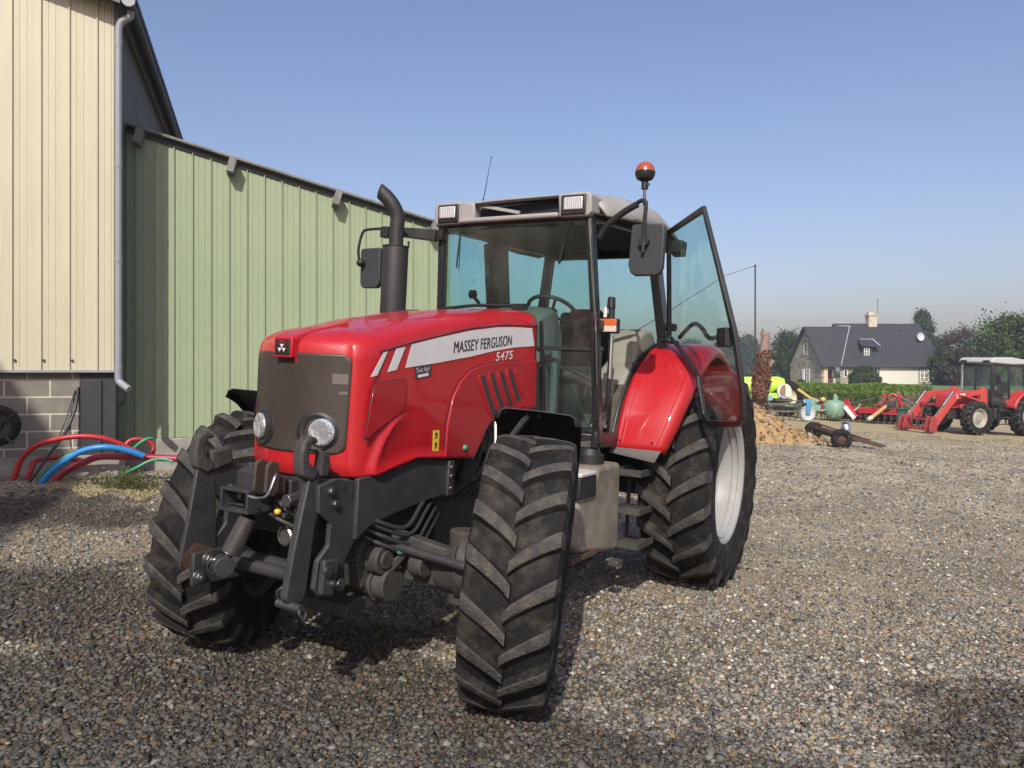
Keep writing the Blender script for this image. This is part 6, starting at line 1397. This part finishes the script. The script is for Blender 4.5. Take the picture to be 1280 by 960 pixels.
    # loader: two arms with a knee, drop to the carriage at the ground
    for s in (1, -1):
        y = s*.62
        mb = MB(); mb.prism([(-.62, 1.78), (.62, 1.62), (.95, 1.56), (1.18, 1.30), (2.02, .36), (1.90, .20), (1.72, .22), (1.55, .46), (.98, 1.10), (.78, 1.32), (.45, 1.42), (-.50, 1.55)], lambda a, b, d: (a, y-.05+d, b), .10)
        arm = mb.build('loader_arm', fr2, root, bevel=.015)
        mb = MB(); mb.prism([(-.68, 1.80), (-.42, 1.84), (-.36, 1.3), (-.55, 1.0), (-.75, 1.05), (-.72, 1.5)], lambda a, b, d: (a, y-.09+d, b), .18); mb.bar((-.5, y, 1.15), (.45, y-s*.12, 1.05), .10, .16); mb.build('loader_bracket', fr2, arm, bevel=.02)
        mb = MB(); mb.cyl((-.40, y+s*.09, 1.28), (.35, y+s*.09, 1.46), .05); mb.cyl((.35, y+s*.09, 1.46), (.72, y+s*.09, 1.50), .025); mb.build('lift_ram', fr2, arm)
        mb = MB(); mb.cyl((.98, y, 1.60), (1.45, y, 1.05), .055); mb.cyl((1.45, y, 1.05), (2.0, y, .45), .028); mb.cyl((2.0, y, .48), (1.98, y, .42), .05); mb.build('tilt_ram', M['steel'], arm)
        if s > 0:
            mb = MB(); mb.box((.55, y+.056, 1.52), (.30, .006, .07), rot=(0, R(8), 0)); mb.box((.80, y+.056, 1.44), (.05, .006, .14), rot=(0, R(30), 0)); mb.build('pale_sticker', M['grey_print'], arm)
    mb = MB(); mb.bar((1.25, -.62, 1.1), (1.25, .62, 1.1), .10, .10)
    for y in (-.72, -.5, .5, .72): mb.prism([(1.78, .08), (1.80, .62), (2.02, .66), (2.18, .30), (2.14, .06)], lambda a, b, d: (a, y-.02+d, b), .035)
    mb.bar((2.06, -.74, .18), (2.06, .74, .18), .10, .14); mb.bar((1.95, -.74, .52), (1.95, .74, .52), .07, .07); mb.build('tool_carriage', mat('dark_red_carriage', (.33, .04, .04), .5, noise=.5, nscale=8), root, bevel=.01)
    mb = MB()
    for y in (-.3, .0, .3): mb.tube([(1.9, y, .2), (1.95, y+.05, .5), (1.9, y, .75)], .03)
    mb.build('hose', M['hose'], root)
    mb = MB()
    for z in (.45, .72, .98): mb.box((-1.42, .88, z), (.42, .22, .03))
    mb.bar((-1.25, .80, .42), (-1.25, .80, 1.2), .04, .04); mb.bar((-1.62, .80, .42), (-1.62, .80, 1.2), .04, .04); mb.build('step', M['iron'], root)
    mb = MB(); mb.tube([(-1.0, .70, 1.6), (-1.02, .74, 2.0), (-1.02, .72, 2.35)], .018); mb.box((-1.05, .86, 2.2), (.05, .18, .30)); mb.build('mirror', M['black'], root, bevel=.01)
tractor2()
# dark green panel standing between harrow and loader
mb = MB(); p = W(1128, 532, 31.5); p.z = G(p.x, 31.5); mb.box((p.x, 31.5, p.z+.42), (.40, .08, .84), rot=(0, R(3), R(-10))); mb.box((p.x, 31.46, p.z+.80), (.46, .12, .05), rot=(0, R(3), R(-10))); mb.box((p.x, 31.55, p.z+.03), (.46, .3, .06), rot=(0, 0, R(-10))); o = mb.build('panel', mat('dark_green_panel', (.02, .07, .045), .5), None, bevel=.01); tag(o, 'dark green upright panel between the harrow and the loader tractor', 'panel')
mb = MB(); mb.tube(bez([W(1130, 515, 31.9), W(1138, 514, 31.9), W(1144, 511, 31.8), W(1150, 509, 31.8)], 4), .05); o = mb.build('bucket_handle', mat('yellow_tube', (.6, .52, .08), .5), None); tag(o, 'yellow tube beside the dark green panel', 'tube')
# ---- light autumn haze over the fields
mb = MB(); x0, x1, y0, y1, z0, z1 = -510, 710, -65, 810, -3.2, 14
hv = bpy.data.materials.new('haze'); hv.use_nodes = True; hN = hv.node_tree.nodes; hN.remove(hN['Principled BSDF'])
pv = hN.new('ShaderNodeVolumePrincipled'); pv.inputs['Color'].default_value = (.86, .92, 1, 1); pv.inputs['Density'].default_value = .0011; pv.inputs['Anisotropy'].default_value = .2
hv.node_tree.links.new(pv.outputs[0], hN['Material Output'].inputs['Volume'])
mb.box(((x0+x1)/2, (y0+y1)/2, (z0+z1)/2), (x1-x0, y1-y0, z1-z0)); tag(mb.build('haze', hv, smooth=0), kind='stuff')

SPL = {'bolt', 'slot', 'bumper_slot', 'frame_bracket', 'rivet', 'screw', 'yellow_cap', 'green_cap', 'front_frame', 'wheel_arch_trim', 'wiper', 'control_lever', 'registration_sticker', 'stone_panel', 'badge_emblem', 'window_catch', 'grab_rail', 'door_side_panel', 'sticker_symbol', 'drawbar_stay', 'louvre_opening', 'hinge', 'pedal', 'step', 'tool_carriage', 'arm', 'hose', 'intake_strut', 'air_intake', 'zinc_flashing', 'coupling_ring', 'engine_hose', 'hydraulic_ram', 'toolbox'}
for o in [q for q in bpy.data.objects if q.type == 'MESH' and q.parent is not None and q.name.split('.')[0] in SPL]: split_clusters(o)
